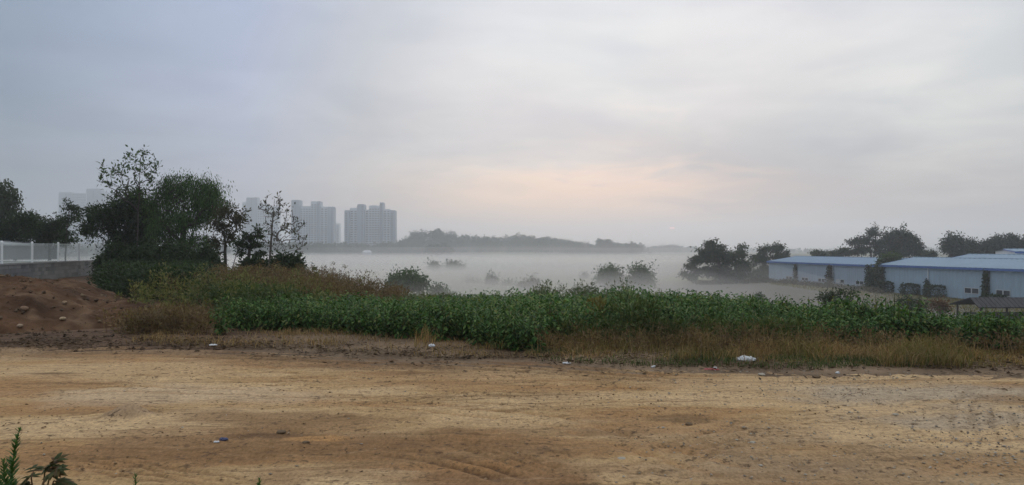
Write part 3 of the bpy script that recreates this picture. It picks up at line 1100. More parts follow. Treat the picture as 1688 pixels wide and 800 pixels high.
def tree(name, label, cat, base, lobes, Y, mat, bark='bark', ncl=160, lpc=30, leaf=.16, cr=.28, group=None, aspect=.5,
         trunk=None, hang=0.0, twig=.006, sides=5, flat=1.0, depth=1.0, shell=.5, up=.0, pw=.52, stems=1, sub=True):
    """lobes: (column, row, half width, half height) of the crown's masses as the photo shows them, at depth Y"""
    base = np.asarray(base, float)
    s = Y / F
    C = []
    areas = np.array([l[2] * l[3] for l in lobes], float)
    for l, a in zip(lobes, areas):
        n = max(4, int(round(ncl * a / areas.sum())))
        c = at(l[0], l[1], Y)
        d = unit(rng.normal(0, 1, (n, 3)))
        rr = (shell + (1 - shell) * rng.random(n)) if shell else 1
        rr = rr * rng.random(n) ** .25
        off = (l[4] if len(l) > 4 else rng.uniform(-.3, .3)) * l[2] * s
        pts_ = c + d * rr[:, None] * np.array([l[2] * s, l[2] * s * depth, l[3] * s])
        pts_[:, 1] += off
        C.append(pts_)
    C = np.concatenate(C)
    if sub and lpc > 8:
        # stray sprays beyond the masses, so that the outline is ragged
        k_ = max(3, len(C) // 9)
        src = C[rng.integers(0, len(C), k_)]
        cm_ = C.mean(0)
        out_ = unit(src - cm_ + rng.normal(0, .2, src.shape))
        C = np.concatenate([C, src + out_ * rng.uniform(.3, 1.0, (k_, 1)) * cr * 2.2])
    top = C[:, 2].max()
    mid = C.mean(0)
    if trunk is None:
        trunk = [base * .65 + np.array([mid[0], mid[1], mid[2]]) * .35, np.array([mid[0], mid[1], base[2] + (top - base[2]) * .72])]
    else:
        trunk = [np.array(t_) for t_ in trunk]
    p0, p1, r0, r1 = grow(base, C, trunk, twig=twig, pw=pw)
    o = empty(name, base, label, cat, group)
    mb = MB().tubes(p0 - base, p1 - base, r0, r1, sides)
    for q in range(stems - 1):
        b2 = base + np.array([rng.uniform(-.35, .35), rng.uniform(-.3, .3), -.05])
        t2 = C[rng.integers(len(C))]
        m2 = (b2 + t2) / 2 + rng.normal(0, .12, 3)
        mb.tubes([b2 - base, m2 - base], [m2 - base, t2 - base], [twig * 5, twig * 3.4], [twig * 3.4, twig * 1.2], sides)
    mb.build('trunk', M[bark], o)
    # leaves
    n = len(C) * lpc
    wgt = np.exp(rng.normal(0, .7, len(C))) if lpc > 8 else np.ones(len(C))
    pick = rng.choice(len(C), n, p=wgt / wgt.sum())
    cl_ = C[pick]
    sz = (cr * rng.uniform(.5, 1.5, len(C)))[pick]
    o_ = rng.normal(0, 1, (n, 3)) * sz[:, None] * np.array([1, 1, flat]) * .55
    if hang:
        o_[:, 2] -= np.abs(rng.normal(0, 1, n)) * hang
    pos = cl_ + o_ - base
    ax = unit(o_ + rng.normal(0, .6, (n, 3)) * sz[:, None] + np.array([0, 0, -.25 * cr + up * cr]))
    if hang:
        ax = unit(ax * .5 + np.array([0, 0, -1.0]))
    nr = unit(rng.normal(0, 1, (n, 3)) + np.array([0, 0, .9]))
    L = leaf * rng.uniform(.6, 1.35, n)
    mb = MB().leaves(pos, ax, nr, L, L * aspect)
    mb.build('crown', M[mat], o)
    return o


def on_land(px, Y, dz=-.05):
    x = (px - CX) / F * Y
    return np.array([x, Y, float(land(x, Y)) + dz])


gL = 'trees clustered beside the block wall'
# the dense willow-like tree, right of the middle of the cluster
tree('leafy_tree', 'tallest dense dark green tree with drooping sprays right of the block wall', 'tree', on_land(298, 42),
     [(300, 322, 46, 32), (338, 318, 27, 28), (268, 322, 30, 30), (290, 365, 40, 30), (330, 350, 26, 26), (262, 375, 26, 30),
      (300, 410, 34, 26), (345, 335, 16, 22), (276, 294, 12, 10), (312, 298, 22, 10), (352, 322, 12, 12), (358, 342, 10, 16), (290, 288, 8, 8), (334, 302, 12, 8), (258, 345, 12, 14), (330, 395, 22, 16), (366, 336, 5, 12), (354, 308, 8, 5), (262, 300, 7, 8), (300, 288, 8, 5), (248, 332, 7, 10)], 42, 'leaf_willow',
     ncl=640, lpc=40, leaf=.15, cr=.32, group=gL, hang=.2, aspect=.28, stems=3, twig=.0075)
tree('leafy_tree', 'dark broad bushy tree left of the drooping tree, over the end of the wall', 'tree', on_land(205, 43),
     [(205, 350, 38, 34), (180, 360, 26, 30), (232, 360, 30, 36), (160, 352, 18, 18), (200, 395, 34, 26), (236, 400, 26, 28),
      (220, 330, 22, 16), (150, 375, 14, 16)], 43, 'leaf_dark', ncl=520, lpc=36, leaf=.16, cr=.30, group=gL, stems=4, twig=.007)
tree('sparse_tree', 'tall thin see-through tree rising highest above the dark cluster', 'tree', on_land(226, 40.5),
     [(240, 250, 9, 8), (228, 262, 16, 10), (252, 264, 9, 8), (206, 262, 10, 8), (198, 280, 18, 10), (240, 282, 20, 12), (218, 290, 20, 12),
      (176, 286, 12, 8), (164, 298, 10, 5), (190, 305, 20, 8), (250, 300, 14, 10), (225, 312, 24, 10), (262, 272, 6, 4), (168, 272, 5, 4), (196, 325, 20, 10)],
     40.5, 'leaf_mid', ncl=200, lpc=3, leaf=.21, cr=.17, group=gL, trunk=[at(226, 400, 40.5), at(229, 330, 40.5), at(231, 262, 40.5)], up=.7, aspect=.5, twig=.0085, shell=0, pw=.30)
tree('sparse_tree', 'thin layered young tree standing left of the dark cluster behind the wall end', 'tree', on_land(108, 50) * [1, 1, 0] + [0, 0, WALL_Z - .1],
     [(114, 340, 12, 10), (108, 362, 16, 8), (110, 385, 16, 7), (122, 395, 14, 5), (104, 402, 12, 5), (128, 350, 10, 8)],
     50, 'leaf_dark', ncl=80, lpc=14, leaf=.2, cr=.2, group=gL, trunk=[at(109, 390, 50), at(114, 334, 50)], flat=.5, twig=.005)
tree('sparse_tree', 'bare-stemmed open tree on the right flank of the dark cluster', 'tree', on_land(372, 40),
     [(376, 350, 24, 14), (390, 362, 20, 18), (362, 372, 18, 20), (384, 388, 18, 14), (356, 398, 16, 18), (352, 420, 14, 14)],
     40, 'leaf_autumn', ncl=190, lpc=13, leaf=.15, cr=.20, group=gL, stems=3, twig=.0055, shell=.2)
tree('small_tree', 'short crooked dark tree between the cluster and the lone thin tree', 'tree', on_land(403, 36),
     [(408, 392, 12, 7), (424, 388, 12, 6), (400, 402, 12, 6), (420, 404, 14, 7), (428, 375, 7, 7), (398, 418, 9, 5), (430, 418, 10, 6)],
     36, 'leaf_dark', ncl=90, lpc=15, leaf=.15, cr=.17, group='small trees on the bank crest', flat=.55, twig=.008, shell=.3)
tree('sparse_tree', 'lone thin tree with nearly bare branches standing on the weedy bank crest', 'tree', on_land(443, 34),
     [(452, 330, 16, 12), (442, 342, 16, 12), (466, 345, 18, 14), (455, 368, 24, 16), (480, 372, 20, 16), (488, 392, 20, 12), (448, 395, 22, 14),
      (470, 410, 28, 12), (494, 410, 12, 10), (478, 424, 16, 5)],
     34, 'leaf_autumn', ncl=190, lpc=3, leaf=.14, cr=.13, group='small trees on the bank crest', bark='pale_bark',
     trunk=[at(446, 410, 34), at(449, 365, 34), at(452, 328, 34)], up=1.0, twig=.0098, shell=0, pw=.33, aspect=.42)
for (px, py, rx, ry, Y, lab) in (
        (474, 437, 19, 9, 33, 'dark leafy bush at the foot of the lone thin tree'),
        (186, 430, 26, 34, 39, 'dark bush in deep shade at the block wall end'),
        (232, 432, 40, 36, 39, 'wide dark bush below the bushy tree left of the trunk'),
        (290, 434, 40, 36, 38.5, 'wide dark bush beneath the drooping tree'),
        (338, 436, 26, 26, 38, 'dark bush right below the drooping tree sprays'),
        (420, 440, 18, 7, 34.5, 'low green bush under the short crooked tree')):
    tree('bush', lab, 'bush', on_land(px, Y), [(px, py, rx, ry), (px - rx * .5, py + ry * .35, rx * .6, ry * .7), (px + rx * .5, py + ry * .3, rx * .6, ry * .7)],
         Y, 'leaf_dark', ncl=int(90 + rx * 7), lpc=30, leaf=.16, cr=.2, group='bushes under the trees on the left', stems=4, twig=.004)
# trees beyond the fence
gB = 'trees beyond the white fence'
for (lob, Y, lab, mt, n) in (
        ([(-30, 320, 44, 34), (8, 340, 26, 26), (20, 325, 18, 16), (10, 308, 14, 12), (-10, 375, 40, 26)], 56,
         'tall feathery grey green tree at the left edge beyond the fence', 'leaf_grey', 330),
        ([(25, 380, 36, 20), (55, 376, 26, 18), (40, 362, 20, 12)], 55, 'rounded dark tree beyond the fence between the feathery tree and the spreading one', 'leaf_dark', 260),
        ([(82, 378, 20, 16), (96, 370, 14, 9), (70, 388, 20, 12), (92, 390, 14, 10)], 54, 'small spreading dark tree over the fence right of the rounded tree', 'leaf_dark', 170)):
    bx = at(lob[0][0], 0, Y)
    tree('leafy_tree', lab, 'tree', np.array([bx[0], Y, WALL_Z - .1]), lob, Y, mt, ncl=n, lpc=26, leaf=.2, cr=.34, group=gB, stems=3, twig=.007, hang=.05 if mt == 'leaf_grey' else 0)

# valley trees and bushes standing in the mist
gM = 'trees and bushes standing in the valley mist'
for (lob, Y, lab, mt, n, lf) in (
        ([(670, 463, 26, 14), (652, 470, 16, 10), (690, 470, 14, 12)], 80, 'spreading pale bush in the mist just beyond the weedy bank end', 'leaf_mid', 170, .32),
        ([(722, 482, 15, 10), (735, 490, 14, 8)], 85, 'small rounded bush in the mist right of the spreading pale bush', 'leaf_mid', 90, .3),
        ([(1006, 454, 20, 16), (1000, 462, 18, 14), (1016, 464, 14, 10)], 130, 'left one of two round trees in the mist behind the crop', 'leaf_mid', 190, .42),
        ([(1058, 453, 20, 15), (1066, 460, 16, 14), (1046, 466, 14, 10)], 128, 'right one of two round trees in the mist behind the crop', 'leaf_mid', 190, .42),
        ([(717, 440, 8, 5)], 226, 'smaller of two faint bushes rising from the white mist', 'leaf_dark', 40, .6),
        ([(744, 439, 10, 6), (756, 440, 9, 6)], 228, 'larger of two faint bushes rising from the white mist', 'leaf_dark', 70, .6),
        ([(811, 462, 10, 5)], 140, 'small flat-topped bush faint in the mid valley mist', 'leaf_dark', 46, .4),
        ([(836, 469, 8, 4)], 138, 'tiny bush in the mist right of the flat-topped bush', 'leaf_dark', 30, .4),
        ([(963, 459, 6, 3)], 165, 'tiny pale bush left of the two round trees in mist', 'leaf_dark', 24, .4),
        ([(880, 468, 12, 7), (862, 470, 10, 5)], 125, 'ragged thicket faint in the mist behind the crop middle', 'leaf_autumn', 60, .35),
        ([(780, 467, 18, 4)], 150, 'low dim thicket in the mist left of the flat-topped bush', 'leaf_autumn', 50, .35)):
    tree('bush' if n < 100 else 'leafy_tree', lab, 'bush' if n < 100 else 'tree', on_land(lob[0][0], Y), lob, Y, mt, ncl=n, lpc=22, leaf=lf, cr=lf * 1.6,
         group=gM, twig=.012, sides=4, stems=1)

# the dark group left of the warehouses
gR = 'dark trees left of the blue warehouses'
for (lob, Y, lab, n, bs_) in (
        ([(1180, 415, 24, 15), (1165, 425, 18, 14), (1200, 428, 20, 16), (1185, 445, 28, 14), (1170, 405, 14, 8)], 146, 'large round dark tree left of the blue warehouses', 440, 1190),
        ([(1136, 440, 12, 8), (1148, 430, 12, 8), (1130, 452, 10, 6), (1142, 458, 12, 6), (1152, 447, 10, 8)], 144, 'lacy small tree at the left side of the large round tree', 110, 1148),
        ([(1223, 407, 9, 4), (1222, 420, 12, 8), (1225, 438, 16, 16)], 150, 'narrow tree with a flat topknot between the two larger dark trees', 150, 1224),
        ([(1258, 413, 17, 9), (1280, 410, 17, 10), (1252, 428, 20, 14), (1284, 426, 18, 12), (1264, 445, 30, 12), (1295, 420, 10, 8)], 169, 'wide dark tree touching the left end of the warehouse', 400, 1268)):
    tree('leafy_tree', lab, 'tree', on_land(bs_, Y), lob, Y, 'leaf_dark', ncl=n, lpc=20, leaf=.46, cr=.52, group=gR, twig=.016, sides=4, stems=1, flat=.6, shell=.25)
# behind the warehouses
gW = 'trees behind the blue warehouses'
for (lob, Y, lab, mt, n) in (
        ([(1440, 384, 14, 7), (1425, 396, 16, 7), (1408, 400, 13, 4), (1446, 402, 14, 9), (1420, 412, 18, 8), (1448, 416, 14, 8)], 175, 'open layered pine rising behind the left warehouse roof', 'leaf_pine', 210),
        ([(1480, 392, 20, 14), (1494, 396, 20, 16), (1515, 410, 11, 11), (1486, 412, 28, 14), (1466, 398, 8, 16)], 170, 'dense dark pine rising between the two warehouse roofs', 'leaf_pine', 420),
        ([(1350, 419, 13, 5)], 180, 'small flat tree peeping over the left warehouse ridge', 'leaf_dark', 70),
        ([(1376, 419, 12, 4), (1396, 416, 16, 6)], 180, 'low spreading tree over the left warehouse roof beside the layered pine', 'leaf_dark', 110),
        ([(1532, 419, 16, 6)], 180, 'low dark trees patch in the dip right of the dense pine', 'leaf_dark', 70),
        ([(1572, 398, 16, 12), (1560, 410, 10, 10), (1580, 412, 18, 14)], 165, 'round topped tree at the left end of the far right tree row', 'leaf_pine', 220),
        ([(1600, 404, 14, 12), (1606, 416, 16, 12)], 172, 'second tree of the row behind the right warehouse, lower than its neighbours', 'leaf_pine', 170),
        ([(1642, 400, 20, 10), (1630, 410, 18, 12), (1650, 414, 18, 12)], 168, 'broad tree in the middle of the row behind the right warehouse', 'leaf_pine', 260),
        ([(1667, 396, 8, 9), (1672, 410, 12, 14)], 166, 'pointed tree right of the broad one in the row', 'leaf_pine', 150),
        ([(1690, 402, 12, 10), (1700, 415, 16, 14)], 164, 'tree at the right edge of the photo behind the pole', 'leaf_pine', 150)):
    tree('pine_tree' if mt == 'leaf_pine' else 'leafy_tree', lab, 'tree', on_land(lob[0][0], Y), lob, Y, mt, ncl=n, lpc=22, leaf=.5, cr=.62, group=gW, twig=.016, sides=4, flat=.6 if mt != 'leaf_pine' else .8)
# shrub just beyond the crop on the right
tree('bush', 'loose spreading shrub beyond the crop in front of the left warehouse', 'bush', on_land(1380, 30),
     [(1372, 486, 16, 7), (1392, 482, 12, 5), (1354, 490, 10, 5), (1400, 490, 10, 5), (1378, 498, 32, 8), (1406, 478, 5, 3)], 30, 'leaf_grey', ncl=110, lpc=11, leaf=.11, cr=.13, twig=.004, stems=4)
for (px, py, rx, ry, Y, mt, lab) in (
        (1545, 503, 16, 5, 60, 'leaf_red', 'reddish low bush on grass left of the dark shed roof'),
        (1512, 504, 14, 5, 58, 'leaf_autumn', 'grey brown low bush left of the reddish bush'),
        (1490, 501, 10, 4, 58, 'leaf_dark', 'small dark bush at the left of the low bushes before the warehouse'),
        (1195, 453, 40, 8, 150, 'leaf_dark', 'low dark thicket under the large round tree left of the warehouses'),
        (1248, 455, 26, 8, 164, 'leaf_dark', 'low dark thicket at the left end of the left warehouse'),
        (1250, 491, 6, 2.5, 75, 'leaf_dark', 'small faint bush on the grey field below the wide dark tree')):
    tree('bush', lab, 'bush', on_land(px, Y), [(px, py, rx, ry), (px + rx * .4, py + 2, rx * .7, ry)], Y, mt, ncl=60 if Y < 100 else 190, lpc=20, leaf=.2 * max(1, Y / 70), cr=.25 * max(1, Y / 70), twig=.006, stems=3, group='low bushes near the warehouses')

# ------------------------------------------------------------------ warehouses
M['ware_wall'] = mat_solid('warehouse_wall', (.30, .37, .45), .6, .06, .35, 0, .3, ((.24, .29, .34), .35))
M['ware_wall2'] = mat_solid('warehouse_wall_pale', (.28, .375, .455), .6, .06, .35, 0, .3, ((.22, .29, .34), .35))
M['ware_roof'] = mat_solid('warehouse_roof', (.16, .235, .33), .6, .07, .3, 0, .2, ((.14, .19, .26), .35))
M['ware_roof2'] = mat_solid('warehouse_roof_pale', (.20, .28, .36), .6, .06, .3, 0, .2, ((.17, .23, .29), .3))
M['fascia'] = mat_solid('fascia_blue', (.07, .14, .36), .5, .1, 1)
M['frame'] = mat_solid('window_frame', (.42, .44, .46), .5, .05, 2)
M['frame_grey'] = mat_solid('window_frame_grey', (.62, .64, .66), .5, .05, 2)
mg, tg, bg_ = base_mat('window_glass')
bg_.inputs['Base Color'].default_value = (.035, .045, .055, 1)
bg_.inputs['Roughness'].default_value = .12
M['glass'] = mg
mg2, tg2, bg2 = base_mat('window_glass_pale')
bg2.inputs['Base Color'].default_value = (.40, .43, .46, 1)  # a paler, rougher pane than the other glass
bg2.inputs['Roughness'].default_value = .5
M['glass_pale'] = mg2


def corr(mb, p, u, v, L, n, dep, nrm):
    """ribbed sheet from p along u (length L) and v (vector), with n ribs standing dep along nrm"""
    q = np.arange(n * 4 + 1)
    t = q / (n * 4) * L
    h = np.array([0, 0, 1, 1])[q % 4] * dep
    a = p[None] + u[None] * t[:, None] + nrm[None] * h[:, None]
    vs = np.stack([a, a + v[None]], 1).reshape(-1, 3)
    i = np.arange(n * 4) * 2
    mb.add(vs, np.stack([i, i + 2, i + 3, i + 1], -1))


def warehouse(name, label, A, B, zb, ze, zr, half, wall_m, roof_m, wins, pipes, cat='warehouse', rib=.6):
    A = np.array(A, float)
    B = np.array(B, float)
    d2 = B - A
    L = np.linalg.norm(d2)
    u2 = d2 / L
    n2 = np.array([u2[1], -u2[0]])
    if n2 @ (-(A + B) / 2) < 0:
        n2 = -n2                                  # faces the camera side
    u = np.array([*u2, 0])
    n = np.array([*n2, 0])
    o = empty(name, (*A, zb), label, cat)
    H, HR = ze - zb, zr - zb
    Zv = np.array([0, 0, 1.0])
    mb = MB()
    corr(mb, np.zeros(3), u, Zv * H, L, int(L / rib), .04, n)
    mb.build('wall', M[wall_m], o)
    mb = MB()
    corr(mb, -n * 2 * half, u, Zv * H, L, int(L / rib), -.04, n)
    mb.build('wall', M[wall_m], o)
    for t in (0.0, L):
        mb = MB()
        p = u * t
        mb.add([p, p - n * 2 * half, p - n * 2 * half + Zv * H, p - n * half + Zv * (HR - .05), p + Zv * H], [(0, 1, 2, 4)])
        mb.f.append((np.array([[4, 2, 3]]), 0))
        mb.build('gable_wall', M[wall_m], o)
    ov = .35
    for sgn in (0, 1):
        mb = MB()
        slope = (HR - H) / half
        if sgn == 0:
            p = -u * .3 + n * ov + Zv * (H - slope * ov + .05)
            v = -n * (half + ov) + Zv * slope * (half + ov)
        else:
            p = -u * .3 - n * (2 * half + ov) + Zv * (H - slope * ov + .05)
            v = n * (half + ov) + Zv * slope * (half + ov)
        corr(mb, p, u, v, L + .6, int(L / .9), .05, Zv)
        mb.build('roof_sheet', M[roof_m], o)
    mb = MB()
    slope = (HR - H) / half
    mb.obox(-u * .3 + n * (ov + .003) + Zv * (H - slope * ov - .26), u * (L + .6), n * .05, Zv * .30)
    for t in (-.33, L + .3):
        mb.obox(u * t + n * ov + Zv * (H - slope * ov - .12), u * .03, -n * (half + ov) + Zv * slope * (half + ov), Zv * .2)
    mb.build('eave_fascia', M['fascia'], o)
    mb = MB()
    mb.tubes([-u * .3 - n * half + Zv * (HR + .08)], [u * (L + .3) - n * half + Zv * (HR + .08)], .10, .10, 6)
    mb.build('ridge_cap', M[roof_m], o)
    # windows: photo columns -> position along the wall
    for (x0, x1, y0, y1, pale_pane) in wins:
        ts = []
        for q in (x0, x1):
            k_ = (q - CX) / F
            ts.append((k_ * A[1] - A[0]) / (u2[0] - k_ * u2[1]))
        t0, t1 = min(ts), max(ts)
        Yd = (A + u2 * (t0 + t1) / 2)[1]
        z0 = CAMZ + (HY - y1) / F * Yd - zb
        z1 = CAMZ + (HY - y0) / F * Yd - zb
        wd, hh = t1 - t0, z1 - z0
        fr = MB()
        bw_ = .09
        P = u * t0 + n * .042 + Zv * z0
        fr.obox(P, u * wd, n * .06, Zv * bw_)
        fr.obox(P + Zv * (hh - bw_), u * wd, n * .06, Zv * bw_)
        for q in (0, wd / 2 - bw_, wd - bw_):
            fr.obox(P + u * q + Zv * bw_, u * (bw_ if q != wd / 2 - bw_ else 2 * bw_), n * .055, Zv * (hh - 2 * bw_))
        f = fr.build('window', M['frame'], o)
        for q in (0, 1):
            MB().obox(P + u * (bw_ + q * wd / 2 - q * 0) + n * .0 + Zv * bw_, u * (wd / 2 - 2 * bw_), n * .025, Zv * (hh - 2 * bw_)).build(
                'pane', M['glass_pale' if pale_pane and q == 0 else 'glass'], f)
    for q in pipes:
        k_ = (q - CX) / F
        t = (k_ * A[1] - A[0]) / (u2[0] - k_ * u2[1])
        MB().tubes([u * t + n * .14], [u * t + n * .14 + Zv * (H - .2)], .07, .07, 6).build('downpipe', M['frame_grey'], o)
    return o, A, u2, n2


ZB = -5.35
WL = ((56.2, 160.0), (60.6, 120.0))
WR = ((59.7, 118.0), (66.4, 78.0))
wl = warehouse('warehouse', 'long blue metal warehouse with five small windows, left of the pair', *WL, ZB, -1.15, -.15, 6.2, 'ware_wall', 'ware_roof',
               [(1296, 1306, 455.5, 461.5, 0), (1322, 1332.5, 457.5, 463, 0), (1349, 1360, 459, 465.5, 0), (1379, 1392, 460.5, 467, 1), (1411, 1424, 463, 470, 0)],
               [1313, 1368, 1374, 1432])
wr = warehouse('warehouse', 'long pale blue metal warehouse with two windows, right of the pair', *WR, ZB, -.98, .1, 5.8, 'ware_wall2', 'ware_roof2',
               [(1590, 1614, 474.5, 484.5, 0), (1642, 1666, 478, 488.5, 0)], [1531, 1628])
warehouse('warehouse', 'white roofed warehouse mostly hidden behind the pale blue one', (74.5, 126), (79.0, 102), ZB, -.3, .55, 5.0, 'ware_wall2', 'ware_roof2', [], [])
hs = warehouse('house', 'grey gabled building behind the right warehouse at the photo edge', (83.5, 121), (92, 118), ZB, 1.1, 1.45, 6.0, 'frame_grey', 'ware_roof2', [], [], 'building')
po = at(1682, 430, 118)
pole = MB().tubes([[0, 0, 0]], [[0, 0, 10.6]], .16, .12, 8).tubes([[-.7, 0, 9.9]], [[.7, 0, 9.9]], .05, .05, 5)
tag(pole.build('utility_pole', mat_solid('pole_dark', (.07, .07, .07), .8), None, (po[0] - 2, 112, VALLEY)), 'dark utility pole in front of the grey gabled building', 'pole')


def wallpoint(W, px, off=.2):
    A, u2, n2 = W[1], W[2], W[3]
    k_ = (px - CX) / F
    t = (k_ * A[1] - A[0]) / (u2[0] - k_ * u2[1])
    return A + u2 * t + n2 * off, u2, n2


def ivy(W, px, y0, y1, wpx, lab, n=500, mt='leaf_dark', thick=.35, taper=.5):
    p, u2, n2 = wallpoint(W, px, .05)
    Y = p[1]
    zt = CAMZ + (HY - y0) / F * Y
    zb_ = ZB
    o = empty('ivy', (p[0], p[1], zb_), lab, 'climbing plant', 'climbers on the warehouse walls')
    hw = wpx / F * Y / 2 * (1 / max(.35, abs(u2 @ np.array([1, 0])) + .55))
    h = rng.random(n)
    s = rng.normal(0, .5, n) * hw * (1 - taper * h)
    dep = np.abs(rng.normal(0, .5, n)) * thick * (1.2 - .7 * h) + .06
    pos = np.stack([u2[0] * s + n2[0] * dep, u2[1] * s + n2[1] * dep, h * (zt - zb_) + rng.normal(0, .08, n)], 1)
    ax = unit(np.array([[n2[0], n2[1], -.6]]) + rng.normal(0, .6, (n, 3)))
    nr = unit(np.array([[n2[0], n2[1], .4]]) + rng.normal(0, .5, (n, 3)))
    L = rng.uniform(.2, .42, n)
    MB().leaves(pos, ax, nr, L, L * .75).build('leaves', M[mt], o)
    mb = MB()
    for q in range(3):
        a = np.array([u2[0], u2[1], 0]) * (q - 1) * hw * .5 + np.array([n2[0], n2[1], 0]) * .09
        zz = np.linspace(0, (zt - zb_) * .95, 7)
        P = a[None] + np.outer(zz, [0, 0, 1]) + np.outer(rng.normal(0, .12, 7), [u2[0], u2[1], 0])
        mb.tubes(P[:-1], P[1:], .03, .03, 4)
    mb.build('stem', M['bark'], o)


ivy(wl, 1313, 437, 467, 9, 'thin climber column left of the windows on the left warehouse', 420, 'leaf_autumn')
ivy(wl, 1370, 437, 470, 17, 'double climber column in the middle of the left warehouse', 800, 'leaf_autumn')
ivy(wl, 1436, 437, 474, 17, 'dark climber covering the right end of the left warehouse', 1000, 'leaf_dark', .5, .3)
ivy(wr, 1456, 437, 480, 9, 'climber at the left corner of the right warehouse', 600, 'leaf_dark', .4, .3)
ivy(wr, 1531, 462, 486, 9, 'short climber halfway up a downpipe between two clipped bushes', 380)
ivy(wr, 1628, 444, 492, 11, 'full height climber between the two windows of the right warehouse', 700)
# growth in the gap and over the roofs
tree('bush', 'rank dark growth filling the gap between the two warehouses', 'bush', np.array([60.4, 119.0, ZB]),
     [(1446, 455, 6, 18), (1452, 440, 7, 8), (1446, 470, 8, 10)], 119.3, 'leaf_dark', ncl=130, lpc=24, leaf=.4, cr=.5, twig=.012, sides=4)
tree('bush', 'green creeper mound spilling over the roof corner between the warehouses', 'bush', np.array([62.5, 120.2, ZB]),
     [(1464, 427, 13, 6), (1474, 426, 8, 4), (1455, 432, 8, 4)], 121.0, 'leaf_mid', ncl=120, lpc=24, leaf=.36, cr=.42, twig=.012, sides=4)
for (x0, x1, y0, y1, lab) in (
        (1455, 1479, 465, 482, 'squared clipped bush nearest the gap between the warehouses'),
        (1497, 1523, 468, 485, 'clipped bush left of the short climber on the right warehouse'),
        (1536, 1568, 471, 489, 'wider clipped bush right of the short climber'),
        (1632, 1674, 488, 499, 'long low clipped bush under the rightmost window')):
    p, u2, n2 = wallpoint(wr, (x0 + x1) / 2, 1.0)
    Y = p[1]
    hw = (x1 - x0) / F * Y / 2
    h = (y1 - y0) / F * Y
    o = empty('clipped_bush', (p[0], p[1], ZB), lab, 'bush', 'clipped bushes along the right warehouse')
    n = 1500
    q = rng.uniform(-1, 1, (n, 3))
    fa = rng.integers(0, 3, n)
    q[np.arange(n), fa] = np.sign(q[np.arange(n), fa]) * rng.uniform(.8, 1.03, n)
    q = q * (1 - .12 * np.abs(q).min(1, keepdims=True))
    pos = np.stack([q[:, 0] * hw, q[:, 1] * .8, (q[:, 2] * .5 + .5) * h], 1) + rng.normal(0, .06, (n, 3))
    L = rng.uniform(.16, .32, n)
    MB().leaves(pos, unit(rng.normal(0, 1, (n, 3)) + q), unit(rng.normal(0, 1, (n, 3)) + [0, 0, .6]), L, L * .7).build('crown', M['leaf_dark'], o)
    MB().tubes([[0, 0, 0]], [[0, 0, h * .7]], .07, .03, 5).build('trunk', M['bark'], o)

# dark open shed at the right, down in the valley
sh = empty('open_shed', (*at(1600, 0, 62)[:2], VALLEY), 'dark roofed low open shed on posts below the right warehouse', 'shed')
r0 = sh.location
zr_, zee = 1.6 - 87 * 62 / F - VALLEY + .25, 1.6 - 97 * 61 / F - VALLEY
L_ = 10.0
mb = MB()
for y_a, z_a, y_b, z_b in ((-1.9, zee, .1, zr_), (2.1, zee, .1, zr_)):
    nn = 26
    for q in range(nn):
        a0 = -.9 + L_ * q / nn
        mb.obox([a0 + (.35 if True else 0), y_a, z_a], [L_ / nn * .88, 0, 0], [.55, y_b - y_a, z_b - z_a], [0, 0, .09])
mb.build('roof', mat_solid('shed_dark_roof', (.035, .034, .037), .85, .3, 1.5, .3), sh)
for (a0, b0) in ((-.1, -1.5), (-.1, 1.7), (4.2, -1.5), (4.2, 1.7), (8.4, -1.5), (8.4, 1.7)):
    MB().tubes([[a0, b0, 0]], [[a0, b0, zee + .05]], .08, .08, 6).build('post', M['bark'], sh)
MB().box(.3, 8.2, 1.5, 1.6, 0, 1.5).build('back_wall', mat_solid('shed_wall', (.17, .17, .17), .9), sh)

# ------------------------------------------------------------------ apartment towers across the valley
M['apt'] = mat_solid('apartment_wall', (.54, .585, .63), .8, .05, .05)
M['apt_dark'] = mat_solid('apartment_core', (.30, .345, .40), .8, .05, .05)
M['apt_win'] = mat_solid('apartment_window', (.10, .125, .16), .4, .2, .2, 0, .5)


def apartment(label, segs, Y, group='apartment towers across the valley', yaw=0.0):
    """segs: (left column, right column, top row, dark core?)"""
    x0 = (segs[0][0] - CX) / F * Y
    o = empty('apartment_building', (x0, Y, VALLEY), label, 'apartment building', group)
    for i, (a, b, t, core) in enumerate(segs):
        xa, xb = (a - CX) / F * Y - x0, (b - CX) / F * Y - x0
        h = CAMZ + (HY - t) / F * Y - VALLEY
        yo = (-1.6 if core else 0) + (.9 if i % 2 else 0)
        blk = MB().box(xa, xb, yo, yo + 13, 0, h)
        blk.box(xa + .4, xb - .4, yo + .4, yo + 12, h + .002, h + .9)
        bo = blk.build('block', M['apt_dark' if core else 'apt'], o)
        wn = MB()
        nf = int(h / 2.85)
        nb = max(1, int((xb - xa) / 3.3))
        sp = (xb - xa) / nb
        for f_ in range(nf):
            for c in range(nb):
                if core and c != nb // 2:
                    continue
                wn.box(xa + sp * (c + .2), xa + sp * (c + (.8 if not core else .6)), yo - .05, yo - .003, f_ * 2.85 + .95, f_ * 2.85 + 2.35)
        # balcony slabs give the storeys their shadow lines
        tag(wn.build('window_rows', M['apt_win'], bo), kind='stuff')
        if not core:
            sl = MB()
            for f_ in range(nf):
                sl.box(xa + .3, xb - .3, yo - 1.0, yo - .004, f_ * 2.85 - .08, f_ * 2.85 + .62)
            tag(sl.build('balcony_rows', M['apt'], bo), kind='stuff')
    return o


